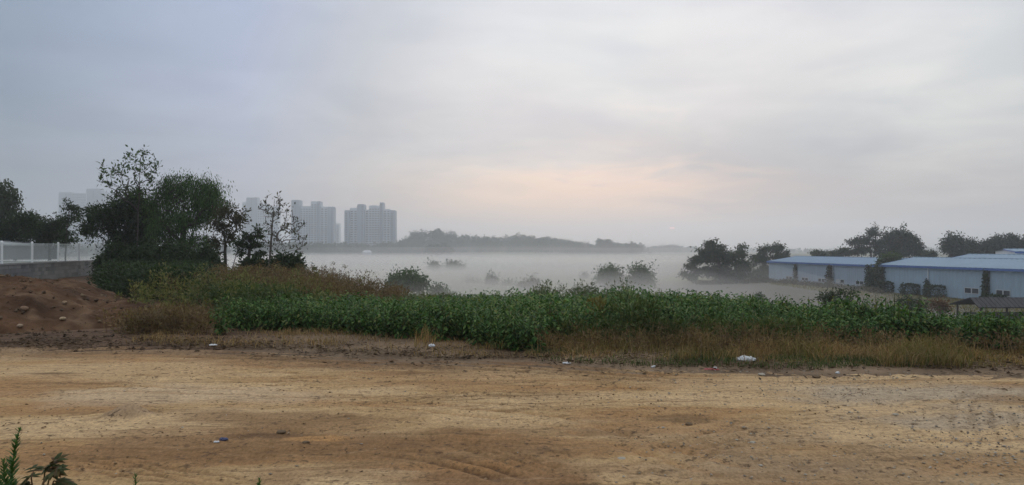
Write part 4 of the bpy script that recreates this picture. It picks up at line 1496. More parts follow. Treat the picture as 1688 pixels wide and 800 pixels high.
apartment('pale apartment tower block with dark stair cores, rightmost across the valley',
          [(568, 576, 348, 1), (576, 589, 344, 0), (589, 601, 338, 1), (601, 608, 347, 0), (608, 626, 340, 0), (626, 632, 335, 1), (632, 643, 346, 0), (643, 651.5, 348, 1)], 905)
apartment('pale apartment tower block with two taller cores behind the lone thin tree',
          [(480.5, 494.5, 331, 1), (494.5, 512, 341, 0), (512, 522, 333, 0), (522, 528, 333, 1), (528, 540, 342, 0), (540, 550, 342, 1)], 960)
apartment('low narrow far apartment block between the two tower groups', [(550.5, 559, 369, 0)], 1250)
apartment('faint tall apartment tower behind the bare branches', [(399, 406, 334, 0), (406, 424, 326.5, 1), (424, 440, 337, 0), (440, 458, 341, 0)], 1180)
apartment('ghostly apartment tower far left, wider of the faint pair', [(97, 118, 318, 1), (118, 141, 319, 0)], 1270, yaw=.2)
apartment('ghostly apartment tower far left, taller and nearer the dark tree cluster', [(143, 166, 312, 1), (166, 184, 318, 0)], 1245)
# a small white roofed hut at the edge of the far trees
hu = at(602, 417, 765)
ho = empty('hut', (hu[0] - 3, 765, VALLEY), 'tiny white roofed hut at the far tree line', 'hut')
MB().box(0, 9, 0, 6, 0, 3.0).build('wall', M['apt_dark'], ho)
mb = MB()
mb.add([(-.5, -.5, 3.003), (9.5, -.5, 3.003), (9.5, 6.5, 3.003), (-.5, 6.5, 3.003), (-.5 + 2, 3, 5.2), (7.5, 3, 5.2)],
       [(0, 1, 5, 4), (2, 3, 4, 5)])
mb.f.append((np.array([[1, 2, 5], [3, 0, 4]]), 0))
mb.build('roof', M['frame_grey'], ho)


# ------------------------------------------------------------------ far woods
def crowns(mb, c, r, n, leaf, sq=.85):
    """many lumpy crowns: leaf clumps on the shells of c (centres) with radius r"""
    m = len(c)
    d = unit(rng.normal(0, 1, (m, n, 3)))
    lump = 1 + .28 * np.sin(d[..., 0] * 5 + rng.uniform(0, 6, (m, 1))) * np.sin(d[..., 2] * 6 + rng.uniform(0, 6, (m, 1))) + .18 * rng.normal(0, 1, (m, n))
    pos = c[:, None] + d * (r[:, None] * lump)[..., None] * np.array([1, 1, sq])
    pos = pos.reshape(-1, 3)
    ax = unit(d.reshape(-1, 3) + rng.normal(0, .8, (m * n, 3)))
    nr = unit(d.reshape(-1, 3) + rng.normal(0, .5, (m * n, 3)) + [0, 0, .5])
    L = leaf * rng.uniform(.6, 1.4, m * n)
    mb.leaves(pos, ax, nr, L, L * .75)
    # trunks
    return mb


mb = MB()
n = 300
px = rng.uniform(640, 1062, n)
Y = RIDGE_D + rng.uniform(-60, 60, n)
x = (px - CX) / F * Y
z = land(x, Y)
hgt = rng.uniform(7, 13.5, n)
rr = rng.uniform(3.6, 7.2, n)
crowns(mb, np.stack([x, Y, z + hgt - rr * .8], 1), rr, 240, 1.5)
mb.tubes(np.stack([x, Y, z - .5], 1), np.stack([x, Y, z + hgt * .6], 1), .25, .15, 4, 1)
tag(mb.build('forest', [M['leaf_dark'], M['bark']]), 'hazy wooded rise across the misty valley', kind='stuff')
mb = MB()
n = 330
px = np.concatenate([rng.uniform(395, 700, n - 60), rng.uniform(90, 400, 60)])
Y = rng.uniform(770, 850, n)
x = (px - CX) / F * Y
z = np.full(n, VALLEY)
hgt = rng.uniform(7, 12.5, n)
rr = hgt * rng.uniform(.36, .5, n)
crowns(mb, np.stack([x, Y, z + hgt - rr * .8], 1), rr, 120, 1.7)
mb.tubes(np.stack([x, Y, z - .5], 1), np.stack([x, Y, z + hgt * .6], 1), .25, .15, 4, 1)
tag(mb.build('treeline', [M['leaf_dark'], M['bark']]), 'dark blue band of far trees beneath the apartment towers', kind='stuff')
mb = MB()
n = 260
px = np.concatenate([rng.uniform(1060, 1180, 130), rng.uniform(1085, 1120, 30), rng.uniform(1180, 1700, 100)])
Y = rng.uniform(1300, 1700, n)
x = (px - CX) / F * Y
hgt = np.interp(px, [1060, 1085, 1105, 1140, 1180, 1700], [7, 10, 12, 8, 5, 8]) * rng.uniform(.7, 1.1, n)
crowns(mb, np.stack([x, Y, VALLEY + hgt * .6], 1), hgt * .55, 60, 2.6)
tag(mb.build('treeline', [M['leaf_dark']]), 'faintest far tree line left of the dark round tree', kind='stuff')
# single trees one can tell apart over there
for (c_, r_, Y, lab) in (
        ((723, 410), (27, 9), 690, 'dark flat round clump of trees before the wooded rise'),
        ((996, 402), (14, 8), 850, 'round topped tree standing above the right part of the wooded rise'),
        ((1040, 411), (15, 5), 860, 'low pair of crowns at the right end of the wooded rise')):
    s = Y / F
    c0 = at(*c_, Y)
    o = empty('far_tree', (c0[0], Y, float(land(c0[0], Y))), lab, 'tree', 'trees at the wooded rise')
    mb = MB()
    nb = 9
    cc = np.stack([rng.uniform(-.75, .75, nb) * r_[0] * s, rng.uniform(-4, 4, nb), c0[2] - o.location[2] + rng.uniform(-.5, .35, nb) * r_[1] * s], 1)
    crowns(mb, cc, np.full(nb, r_[1] * s * .62) * rng.uniform(.8, 1.2, nb), 240, 1.5)
    mb.build('crown', M['leaf_dark'], o)
    MB().tubes(np.zeros_like(cc) - [0, 0, .4], cc, .4, .15, 4).build('trunk', M['bark'], o)


# ------------------------------------------------------------------ the crop: broad-leaved plants in rows
def crop_mesh(seed, nst=7, nlf=13, h=.62, leaf=.15, lw=.50):
    global rng
    keep_ = rng
    rng = np.random.default_rng(seed)
    st, lf = MB(), MB()
    C, A_, LL = [], [], []
    for s in range(nst):
        th = rng.uniform(0, 6.28)
        r_ = rng.uniform(.05, .30)
        tip = np.array([math.cos(th) * r_, math.sin(th) * r_, h * rng.uniform(.72, 1.08)])
        b = np.array([tip[0] * .25, tip[1] * .25, 0])
        m_ = (b + tip) / 2 + rng.normal(0, .03, 3)
        st.tubes([b, m_], [m_, tip], [.009, .007], [.007, .003], 4)
        for q in range(nlf):
            t = rng.uniform(.12, 1.0)
            p = b + (tip - b) * t + rng.normal(0, .025, 3)
            a = rng.uniform(0, 6.28)
            a_out = np.array([math.cos(a), math.sin(a), rng.uniform(-.55, .35)])
            C.append(p + a_out * .05)
            A_.append(a_out)
            LL.append(leaf * rng.uniform(.6, 1.25) * (1.1 - .3 * t))
    C, A_, LL = np.array(C), np.array(A_), np.array(LL)
    nr = unit(np.array([[0, 0, 1.0]]) + rng.normal(0, .35, C.shape))
    lf.broad(C, A_, nr, LL, LL * lw, .42)
    rng = keep_
    return st, lf


variants = []
for i in range(7):
    st, lf = crop_mesh(300 + i, 8 + i % 3, 34, .58 + .03 * (i % 3), .085)
    ms, ml = st.mesh('stem'), lf.mesh('leaves')
    ms.materials.append(M['leaf_weed'])
    ml.materials.append(M['leaf_crop'])
    variants.append((ms, ml))


def crop_front(x):
    """depth of the first crop row"""
    return np.interp(x, [-6, -4, -2.2, -1, 0, .4, 1.0, 2.2, 4, 6, 10, 14], [15.2, 14.4, 13.3, 12.7, 11.5, 11.4, 12.4, 12.7, 12.8, 12.3, 11.5, 11.5])


def crop_back(x):
    return np.interp(x, [-6, -4, -2, 0, 3, 8, 14], [16.2, 17.6, 19.0, 20.5, 21.5, 20.6, 19.5])


rows_p = []
ri = 0
for r_ in range(26):
    for x in np.arange(-5.7, 19.0, .34):
        xx = x + rng.normal(0, .06)
        y = crop_front(xx) + r_ * .36 + rng.normal(0, .06)
        if y > crop_back(xx) or xx > y * .98:
            continue
        rows_p.append((xx, y, r_))
rows_p = np.array(rows_p)
order = np.argsort(rows_p[:, 1] + rows_p[:, 2] * .3 + 50 * (rows_p[:, 0] > rows_p[:, 1] * .72))
rows_p = rows_p[order]


def crop_thing(x, y, lab, grp, sc, var):
    z = float(land(x, y))
    o = empty('crop_plant', (x, y, z - .02), lab, 'crop plant', grp, rng.uniform(0, 6.28))
    o.scale = (sc, sc, sc * rng.uniform(.9, 1.12))
    for me, nm in zip(variants[var], ('stem', 'leaves')):
        c = bpy.data.objects.new(nm, me)
        COL.objects.link(c)
        c.parent = o
    return o


p1, p2 = at(365, 545, 13.9), at(403, 532, 14.6)
crop_thing(p1[0], 13.9, 'leftmost single leafy crop plant standing apart on bare soil', 'crop plants in the field', .95, 0)
crop_thing(p2[0], 14.6, 'second leafy crop plant from the left, between the lone one and the row', 'crop plants in the field', .92, 1)
NI = 290
for i in range(NI):
    x, y, r_ = rows_p[i]
    sc = rng.uniform(.82, 1.16) * (.78 + .48 * float(vnoise(x * .9, y * .9, 91))) * float(np.interp(x, [-5, -3, -1.5, .6, 2, 4], [.88, .92, .95, .97, 1.0, 1.0]))
    crop_thing(x, y, 'leafy dark green plant within the dense front rows of the crop field', 'crop plants in the field', sc, int(rng.integers(7)))
far_st, far_lf = [], []
mb = MB()
raw = [crop_mesh(400 + i, 7, 17, .58, .10)[1] for i in range(5)]
raw = [(np.concatenate(r_.v), r_.f[0][0]) for r_ in raw]
rest = rows_p[NI:]
z = land(rest[:, 0], rest[:, 1])
for (x, y, _), zz in zip(rest, z):
    v, f = raw[int(rng.integers(5))]
    a = rng.uniform(0, 6.28)
    s = rng.uniform(.82, 1.15) * (.78 + .48 * float(vnoise(x * .9, y * .9, 91))) * float(np.interp(x, [-5, -3, -1.5, .6, 2, 4], [.92, .95, .98, 1.0, 1.0, 1.0]))
    ca, sa_ = math.cos(a) * s, math.sin(a) * s
    mb.add(np.stack([v[:, 0] * ca - v[:, 1] * sa_ + x, v[:, 0] * sa_ + v[:, 1] * ca + y, v[:, 2] * s + zz - .02], 1), f)
tag(mb.build('crop_foliage', M['leaf_crop']), 'dense green crop foliage filling the rows behind the front plants', kind='stuff')

# ------------------------------------------------------------------ weeds, grass and litter
def scatter(n, x0, x1, y0, y1):
    return rng.uniform(x0, x1, n), rng.uniform(y0, y1, n)


def put_z(x, y, dz=-.02):
    return np.stack([x, y, land(x, y) + dz], 1)


def weeds(name, label, x, y, H, mat, stem_m, nleaf=26, leaf=.07, spread=.16, top=False, aspect=.4):
    """upright weeds: a stem and many small leaves along it"""
    n = len(x)
    b = put_z(x, y)
    H = np.broadcast_to(H, (n,)) * rng.uniform(.55, 1.35, n)
    ln = rng.normal(0, .13, (n, 2))
    tip = b + np.stack([ln[:, 0] * H, ln[:, 1] * H, H], 1)
    mb = MB().tubes(b, tip, .006, .002, 3, 1)
    t = rng.random((n, nleaf)) ** (.55 if top else .8) * .95 + .05
    p = b[:, None] + (tip - b)[:, None] * t[..., None]
    o_ = rng.normal(0, 1, (n, nleaf, 3)) * spread * (1.15 - .85 * t[..., None]) * np.array([1, 1, .5])
    pos = (p + o_).reshape(-1, 3)
    ax = unit(o_.reshape(-1, 3) + rng.normal(0, .03, (n * nleaf, 3)) + [0, 0, .05])
    nr = unit(rng.normal(0, 1, (n * nleaf, 3)) + [0, 0, .6])
    L = leaf * rng.uniform(.5, 1.4, n * nleaf)
    mb.leaves(pos, ax, nr, L, L * aspect)
    return tag(mb.build(name, [M[mat], M[stem_m]]), label, kind='stuff')


# brown seeding weeds over the bank on the left
n = 2100
px = rng.uniform(270, 660, n) + rng.normal(0, 14, n)
Y = rng.uniform(20, 33, n)
x = (px - CX) / F * Y
ok = (Y < np.interp(x, EDGE_X, EDGE_Y) + 1.5) & (Y > np.interp(px, [290, 450, 650], [21, 22, 20.5]))
weeds('brown_weeds', 'tall reddish brown seeding weeds covering the bank', x[ok], Y[ok], np.interp(px[ok], [290, 400, 560, 650], [.62, .66, .64, .5]), 'weed_brown', 'litter_brown', 40, .075, .17)
n = 1500
px = rng.normal(330, 95, n)
Y = rng.uniform(16.5, 26, n)
x = (px - CX) / F * Y
g_ = fbm(px / 60, Y * .3, 501, 3)
ok = (g_ + .12 * rng.normal(0, 1, n) > .52) & (px > 185) & (x > -9.2 - (Y - 16.5) * .35)
weeds('green_weeds', 'yellow green upright weeds in front of the brown bank', x[ok], Y[ok], .60 + .35 * rng.random(int(ok.sum())) ** 2, 'leaf_seedy', 'leaf_weed', 32, .10, .10, aspect=.3)
n = 700
px = rng.normal(425, 42, n)
Y = rng.uniform(17.5, 21, n)
x = (px - CX) / F * Y
weeds('green_weeds', 'bright green low creeping weeds patch below the brown bank', x, Y, .50, 'grass', 'grass', 40, .10, .16, aspect=.5)
n = 1250
px = rng.normal(272, 46, n)
Y = rng.uniform(13.4, 19, n)
x = (px - CX) / F * Y
ok = (px < 352) & (x > -8.0) & (Y > 13.6 + .9 * vnoise(x * 1.5, x, 4))
weeds('dry_weeds', 'dry tan weeds between the earth heap and the lone crop plants', x[ok], Y[ok], .33, 'weed_brown', 'straw', 18, .08, .12)
n = 900
px = rng.uniform(172, 345, n)
Y = rng.uniform(21.5, 36, n)
x = (px - CX) / F * Y
weeds('undergrowth', 'dark green undergrowth beneath the trees on the left', x, Y, .75, 'leaf_dark', 'bark', 40, .13, .22)
n = 70
px = np.concatenate([rng.uniform(520, 655, 40), rng.uniform(380, 520, 30)])
Y = rng.uniform(24, 29, n)
x = (px - CX) / F * Y
weeds('plume_weeds', 'taller seeding plumes standing out of the brown weeds', x, Y, np.interp(px, [380, 560, 655], [.85, .92, .7]), 'weed_brown', 'litter_brown', 60, .08, .13, aspect=.35)
# reeds at the rim of the bank behind the crop, and a lower tangle behind the whole field
n = 1500
px = rng.uniform(640, 1180, n)
Y = rng.uniform(21.5, 30, n)
x = (px - CX) / F * Y
ok = (Y < np.interp(x, EDGE_X, EDGE_Y) + 4.5) & (Y > crop_back(x) - .3)
hh = .22 + .36 * sm(.42, .62, fbm(px / 45, Y * 0, 511, 3)) * sm(860, 900, px) * sm(1090, 1040, px) + .12 * rng.random(n)
weeds('weeds', 'green and brown weeds, haze put into their colour, along the rim behind the crop', x[ok], Y[ok], hh[ok], 'leaf_haze_tint', 'leaf_weed', 30, .09, .13)
n = 900
px = rng.uniform(1180, 1700, n)
Y = rng.uniform(18.5, 25, n)
x = (px - CX) / F * Y
ok = Y > crop_back(x) - .3
weeds('weeds', 'low grey green weeds along the right rim of the crop', x[ok], Y[ok], .36, 'leaf_weed', 'leaf_weed', 26, .08, .12)

# the strip of dead grass between yard and crop
n = 68000
x = rng.uniform(-1.6, 15.0, n)
y = rng.uniform(9.2, 14.2, n)
yb = yard_edge(x)
lo_ = yb + .35 + .25 * (vnoise(x * 2, x * 0, 6) - .5) + .6 * sm(3, 0, x)
ok = (y > lo_) & (y < crop_front(x) + .25) & (rng.random(n) < .25 + .75 * sm(.3, .55, fbm(x * 1.3, y * 1.3, 521, 3))) & (rng.random(n) < .3 + .7 * sm(-1.5, 1.5, x)) & (x < y * 1.02)
x, y = x[ok], y[ok]
cl_ = fbm(x * 1.1, y * 1.1, 531, 3)
H = (.08 + .27 * sm(.3, .68, cl_)) * rng.uniform(.5, 1.35, len(x)) * (.75 + .25 * sm(.0, 2.0, y - yard_edge(x)))
ln = rng.normal(0, .42, (len(x), 2)) + np.stack([.6 * (vnoise(x * .9, y * .9, 7) - .5), .4 * (vnoise(x * .9, y * .9, 8) - .5)], 1)
gsel = vnoise(x * 1.4, y * 1.4, 541) + .18 * rng.normal(0, 1, len(x)) > .62 - .12 * sm(3, 7, x)
b = put_z(x, y)
tag(MB().blades(b[~gsel], ln[~gsel], H[~gsel], .011).build('dry_grass', M['straw']), 'tangled dead brown grass strip between yard and crop', kind='stuff')
tag(MB().blades(b[gsel], ln[gsel], H[gsel] * .95, .012).build('olive_grass', M['straw_olive']), 'olive tufts among the dead brown grass strip', kind='stuff')
n = 15000
x = rng.uniform(-6.6, 1.5, n)
y = rng.uniform(10.6, 14.6, n)
ok = (y > yard_edge(x) + .05) & (y < crop_front(x) + .3) & (rng.random(n) < .08 + .92 * sm(.46, .62, fbm(x * .9, y * 1.8, 571, 4)))
x, y = x[ok], y[ok]
tag(MB().blades(put_z(x, y), rng.normal(0, .6, (len(x), 2)), rng.uniform(.04, .2, len(x)), .010).build('dry_grass', M['straw']),
    'low dry tufts on the bare soil before the left part of the crop', kind='stuff')
# seeding stalks over it
n = 1100
x = rng.uniform(.2, 10.5, n)
y = rng.uniform(10.9, 13.6, n)
ok = (y > yard_edge(x) + .7) & (y < crop_front(x) + .3) & (x < y * .76)
weeds('dry_weeds', 'fine brown seeding stalks over the dead grass strip', x[ok], y[ok], .30, 'weed_brown', 'straw', 22, .05, .11, True, .35)
n = 420
x = rng.uniform(-.4, 5.0, n)
y = rng.uniform(11.9, 13.2, n)
weeds('green_weeds', 'pale green upright weeds before the crop rows', x, y, .34, 'leaf_weed', 'leaf_weed', 30, .085, .10, aspect=.35)
# short green grass and trampled litter along the yard's rim
n = 5500
x = rng.uniform(.2, 5.6, n)
y = yard_edge(x) + rng.uniform(-.02, 1.0, n)
ok = (rng.random(n) < sm(.40, .6, fbm(x * 1.5, y * 2.5, 551, 3)))
x, y = x[ok], y[ok]
tag(MB().blades(put_z(x, y), rng.normal(0, .5, (len(x), 2)), rng.uniform(.05, .16, len(x)), .010).build('grass', M['grass']),
    'short green grass along the far edge of the yard', kind='stuff')
n = 16000
x = np.concatenate([rng.uniform(-8.6, 3.5, 12500), rng.uniform(3.5, 8.0, 3500)])
off = rng.normal(.35, .55, n)
y = yard_edge(x) + off
ok = (rng.random(n) < np.clip(2.2 * fbm(x * 1.2, y * 3.0, 561, 3) - .45, 0, 1)) & ((x > -1.5) | (y < 13.3))
x, y = x[ok], y[ok]
zz = np.where(y < yard_edge(x) - .1, .012, np.maximum(land(x, y), 0) + .012) + .02 * rng.random(len(x))
th = rng.uniform(0, 6.28, len(x))
L = rng.uniform(.02, .11, len(x))
tag(MB().leaves(np.stack([x, y, zz], 1), np.stack([np.cos(th), np.sin(th), rng.uniform(-.1, .35, len(x))], 1), unit(rng.normal(0, .5, (len(x), 3)) + [0, 0, 1]), L, L * rng.uniform(.08, .4, len(x))).build('plant_litter', M['litter_brown']),
    'dark trampled dead plant litter along the rim of the yard', kind='stuff')
# grass verge in front of the warehouses
n = 9000
px = rng.uniform(1270, 1700, n)
t_ = rng.random(n)
W0 = np.interp(px, [1267, 1450, 1688], [160, 120, 91])
Y = W0 - 1.0 - t_ * np.interp(px, [1267, 1450, 1688], [16, 26, 22])
x = (px - CX) / F * Y
tag(MB().blades(put_z(x, Y), rng.normal(0, .4, (n, 2)), rng.uniform(.15, .45, n) * (1 - .5 * t_), .08).build('verge_grass', M['straw_olive']),
    'rough grass verge in front of the warehouses', kind='stuff')
n = 500
px = rng.uniform(1150, 1450, n)
Y = np.interp(px, [1150, 1267, 1450], [141, 152, 116]) - rng.uniform(0, 3, n)
x = (px - CX) / F * Y
weeds('undergrowth', 'dark scrub along the foot of the left warehouse', x, Y, .6, 'leaf_autumn', 'bark', 22, .32, .4)

# ------------------------------------------------------------------ single plants people would point at
def stalk(px, py_top, Y, lab, h_px, mat='straw'):
    p = at(px, py_top, Y)
    z0 = float(land(p[0], Y))
    H = p[2] - z0
    o = empty('dry_stalk', (p[0], Y, z0), lab, 'dead plant', 'dead stalks standing in the weeds')
    k_ = np.linspace(0, 1, 6)
    P = np.stack([.05 * np.sin(k_ * 3), 0 * k_, k_ * H], 1)
    MB().tubes(P[:-1], P[1:], .012, .008, 5).build('stem', M['litter_brown'], o)
    n = 90
    t = rng.uniform(.35, 1, n)
    off_ = rng.normal(0, .05, (n, 3))
    tag(MB().leaves(np.stack([0 * t, 0 * t, t * H], 1) + off_, unit(off_ + [0, 0, .04]), unit(rng.normal(0, 1, (n, 3))), rng.uniform(.03, .08, n), .018).build('seed_head', M[mat], o), kind='stuff')


stalk(905, 512, 12.6, 'brown dead stalk pair left, before the crop at the centre', 40, 'weed_brown')
stalk(914, 518, 12.5, 'brown dead stalk right beside the taller one at the centre', 40, 'weed_brown')
stalk(220, 470, 18.6, 'dark dead stalk left, at the right edge of the earth heap', 40, 'litter_brown')
stalk(193, 497, 17.2, 'short dark stake of dead plant on the earth heap slope', 30, 'litter_brown')


def feathery(px, py, w_, h_, Y, lab, mat):
    p = at(px, py + h_, Y)
    z0 = float(land(p[0], Y))
    top = at(px, py - h_, Y)[2]
    o = empty('weed_plant', (p[0], Y, z0), lab, 'weed', 'single weeds before the crop')
    H = top - z0
    n = 240
    t = rng.uniform(.25, 1, n)
    r_ = w_ / F * Y * (.35 + .75 * np.sin(t * 2.6))
    th = rng.uniform(0, 6.28, n)
    rr_ = r_ * np.sqrt(rng.random(n))
    pos = np.stack([np.cos(th) * rr_, np.sin(th) * rr_, t * H + .3 * rr_], 1)
    MB().leaves(pos, unit(pos * [1, 1, .2] + [0, 0, .1] + rng.normal(0, .05, (n, 3))), unit(rng.normal(0, 1, (n, 3)) + [0, 0, .8]), rng.uniform(.06, .12, n), .035).build('leaves', M[mat], o)
    s0_ = np.zeros((14, 3))
    e0_ = pos[:14] * .95
    MB().tubes(s0_, e0_, .007, .002, 4).build('stem', M['leaf_weed'], o)


feathery(1033, 515, 24, 24, 12.3, 'pale feathery green weed standing before the crop right of centre', 'leaf_weed')
feathery(985, 512, 16, 16, 13.0, 'yellowish seeding weed rising out of the crop right of centre', 'straw_olive')
feathery(1068, 518, 16, 18, 12.6, 'light green weed right of the feathery one', 'leaf_weed')
# big leaved plant on the bank crest
p = at(507, 447, 31)
z0 = float(land(p[0], 31))
o = empty('big_leaf_plant', (p[0], 31, z0), 'dark plant with a few large upright leaves on the bank crest', 'plant')
n = 11
th = rng.uniform(0, 6.28, n)
H = p[2] - z0
pp = np.stack([rng.uniform(-.25, .3, n), rng.uniform(-.1, .1, n), H + rng.uniform(-.35, .05, n)], 1)
MB().broad(pp, np.stack([np.cos(th), np.sin(th) * .4, rng.uniform(.2, 1.2, n)], 1), unit(rng.normal(0, .6, (n, 3)) + [0, -.8, .4]), .32, .2, .1).build('leaves', M['leaf_dark'], o)
MB().tubes(np.zeros((n, 3)), pp, .012, .006, 4).build('stem', M['bark'], o)


# foreground weeds at the lower left
def spike(px, py_top, Y, lab, n=120, leaf=.062, lean=.0, zb=0.0, mat='leaf_fore', name='weed_stalk', H=None):
    top = at(px, py_top, Y)
    H = top[2] - zb
    o = empty(name, (top[0] - lean, Y, zb), lab, 'weed', 'weeds at the lower edge of the yard')
    k_ = np.linspace(0, 1, 9)
    P = np.stack([lean * k_ ** 1.6, .02 * np.sin(k_ * 5), k_ * H], 1)
    MB().tubes(P[:-1], P[1:], np.interp(k_[:-1], [0, 1], [.007, .002]), np.interp(k_[1:], [0, 1], [.007, .002]), 6).build('stem', M['leaf_fore'], o)
    t = np.sort(rng.uniform(.12, 1.0, n))
    th = np.arange(n) * 2.4 + rng.normal(0, .2, n)
    c = np.stack([np.interp(t, k_, P[:, 0]), np.interp(t, k_, P[:, 1]), t * H], 1)
    upv = .75 + .5 * t
    ax = np.stack([np.cos(th), np.sin(th), upv], 1)
    L = leaf * (1.15 - .75 * t ** 3) * rng.uniform(.75, 1.2, n)
    MB().broad(c, ax, np.stack([-np.cos(th) * upv, -np.sin(th) * upv, np.ones(n)], 1), L, L * .24, .12).build('leaves', M[mat], o)
    return o


M['leaf_fore'] = mat_leaf('leaf_fore', [(.035, .085, .022), (.055, .125, .035), (.08, .16, .05)], .3)
M['leaf_rag'] = mat_leaf('leaf_rag', [(.035, .05, .016), (.06, .075, .024), (.10, .07, .03), (.11, .05, .028)], .25)
spike(38, 706, 4.15, 'tallest narrow leaved green weed stalk in the lower left corner', 150, .07, .10)
spike(12, 754, 4.05, 'shorter narrow leaved weed stalk left of the tallest one', 110, .065, .0)
spike(3, 772, 4.2, 'stubby weed stalk at the left photo edge below the others', 90, .06, -.03)
spike(26, 764, 4.3, 'thin weed side shoot right behind the shorter stalk', 80, .055, .03)
spike(228, 779, 4.35, 'small single weed shoot at the bottom edge, right of the corner weeds', 60, .05, .01)
spike(430, 787, 4.35, 'small weed tip at the bottom edge farther right', 60, .05, .0)
top = at(66, 776, 4.15)
o = empty('ragged_weed', (top[0], 4.15, 0), 'spreading weed with ragged brown green leaves beside the narrow stalks', 'weed', 'weeds at the lower edge of the yard')
st, lf = MB(), MB()
for (ex, ez, n, Lf) in ((.11, .02, 5, .10), (.04, .03, 5, .10), (-.06, -.01, 4, .10), (.09, -.08, 5, .10), (-.10, -.10, 4, .11), (.02, -.11, 4, .11)):
    a = np.array([0, 0, .0])
    b = np.array([ex * .6, rng.uniform(-.05, .05), top[2] + ez * .5 - .03])
    c = np.array([ex * 1.15, rng.uniform(-.08, .08), top[2] + ez])
    st.tubes([a, b], [b, c], [.006, .004], [.004, .002], 5)
    for q in range(n):
        t = q / (n - 1)
        p = b + (c - b) * t
        s_ = -1 if q % 2 else 1
        ax = (c - b) / np.linalg.norm(c - b) * .6 + np.array([.35 * s_ * np.sign(ex) * .3, s_ * .5, .15 * s_ - .1]) if q < n - 1 else (c - b)
        ax = unit(ax[None])[0]
        side = unit(np.cross(ax, [0, -.5, 1.0])[None])[0]
        for w_ in (-1.1, -.6, -.2, .25, .7, 1.15):
            dr = ax * math.cos(w_) + side * math.sin(w_)
            ll = Lf * (1.05 - .35 * abs(w_)) * rng.uniform(.75, 1.1)
            lf.broad([p + ax * Lf * .12], [dr + rng.normal(0, .1, 3)], [[.1 * s_, -.5, 1]], ll, ll * .30, .3)
lf.build('leaves', M['leaf_rag'], o)
st.build('stem', M['leaf_rag'], o)

# ------------------------------------------------------------------ rubbish lying about
M['white_plastic'] = mat_solid('white_plastic', (.55, .57, .58), .5, .1, 20)
M['red_plastic'] = mat_solid('red_plastic', (.50, .12, .13), .5, .1, 20)
M['blue_plastic'] = mat_solid('blue_plastic', (.06, .07, .14), .5, .1, 20)


def crumple(name, lab, px, py, L, W, H, mat, Y=None, ang=0.0, zoff=0.0, rolls=False):
    if Y is None:
        x, y = ypt(px, py)
        z = 0.0
    else:
        p = at(px, py, Y)
        x, y, z = p
    nu, nv = 18, 12
    u = np.linspace(0, 1, nu)
    th = np.linspace(0, 2 * np.pi, nv, endpoint=False)
    U, T = np.meshgrid(u, th, indexing='ij')
    prof = np.sin(np.clip(U, .02, .98) * np.pi) ** .28
    cr_ = 1 + .55 * (fbm(U * 7 + px, np.cos(T) * 2 + np.sin(T) * 2 + 5, int(px) % 97, 3) - .5) * 2
    X_ = (U - .5) * L
    Y_ = np.cos(T) * W * .5 * prof * cr_
    Z_ = np.maximum(np.sin(T) * H * .5 * prof * cr_ + H * .4, .004)
    ca, sa_ = math.cos(ang), math.sin(ang)
    mb = MB()
    v = np.stack([X_ * ca - Y_ * sa_, X_ * sa_ + Y_ * ca, Z_], -1).reshape(-1, 3)
    i, j = np.meshgrid(np.arange(nu - 1), np.arange(nv), indexing='ij')
    a = i * nv + j
    b = i * nv + (j + 1) % nv
    mb.add(v, np.stack([a, b, b + nv, a + nv], -1).reshape(-1, 4))
    mb.f.append((np.array([list(range(nv))[::-1]]), 0))
    mb.f.append((np.array([[(nu - 1) * nv + q for q in range(nv)]]), 0))
    return tag(mb.build(name, M[mat], None, (x, y, z + zoff)), lab, 'litter', 'scraps of litter on the ground')


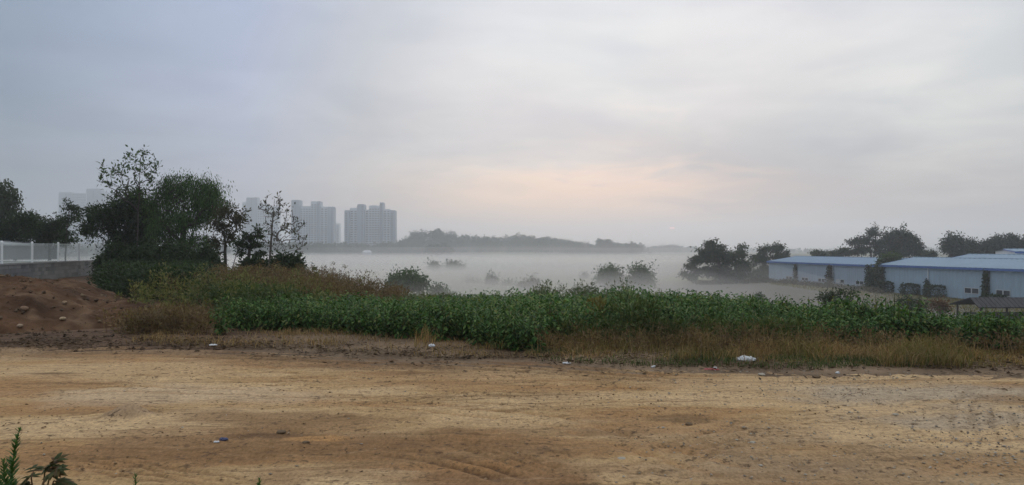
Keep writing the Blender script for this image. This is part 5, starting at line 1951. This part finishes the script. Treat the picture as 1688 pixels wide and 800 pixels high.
crumple('crumpled_bag', 'crumpled white plastic bag lying in the grass edge on the right', 1229, 594, .27, .12, .10, 'white_plastic', 10.35, -.25, -.03)
crumple('plastic_strip', 'red and white plastic strip at the grass edge left of the bag', 1172, 610, .20, .035, .025, 'red_plastic', None, -.3)
crumple('plastic_scrap', 'white scrap touching the red plastic strip', 1178, 608, .06, .03, .03, 'white_plastic', None, .2)
crumple('paper_scrap', 'small white scrap on the yard edge left of the red strip', 1077, 606, .07, .04, .03, 'white_plastic', None, .3)
crumple('paper_scrap', 'pale double scrap on the yard edge below the crop centre', 934, 600, .12, .05, .03, 'white_plastic', None, -.1)
crumple('paper_scrap', 'white scrap on the dark litter before the crop left part', 712, 572, .10, .06, .05, 'white_plastic', 11.3, .1)
crumple('paper_scrap', 'pale flat scrap on the dirt below the lone crop plant', 352, 572, .12, .07, .03, 'white_plastic', 11.5, .1, .02)
crumple('plastic_scrap', 'dark blue plastic scrap on the dirt at lower left', 370, 726, .07, .035, .03, 'blue_plastic', None, .1)
crumple('paper_scrap', 'tiny white scrap beside the dark blue plastic scrap', 358, 729, .045, .03, .015, 'white_plastic', None, .1)
crumple('paper_scrap', 'pale scrap near the right edge of the yard top', 1380, 616, .06, .04, .03, 'white_plastic', None, .4)
# stones lying singly on the yard
for (px, py, s_, lab) in ((1345, 622, .045, 'dark flat stone on the pale dirt right of the bag'),
                          (1255, 618, .04, 'grey stone at the gravel edge below the bag'),
                          (1475, 684, .025, 'small pale stone on the right of the yard'),
                          (1240, 730, .022, 'small white stone low on the right of the yard'),
                          (465, 713, .035, 'dark clod on the brown patch left of the yard middle'),
                          (505, 730, .028, 'reddish clod right of the dark clod'),
                          (1135, 700, .03, 'dark clod on the stony brown patch right of centre'),
                          (1025, 757, .03, 'small grey clod low in the middle of the yard')):
    x, y = ypt(px, py)
    mb = MB()
    mb.rock((0, 0, s_ * .12), s_, .42, int(px) % 23)
    mt = M['pebble'] if 'white' in lab or 'pale stone' in lab or 'grey' in lab else M['clod']
    tag(mb.build('stone', mt, None, (x, y, .004)), lab, 'stone', 'single stones on the yard')
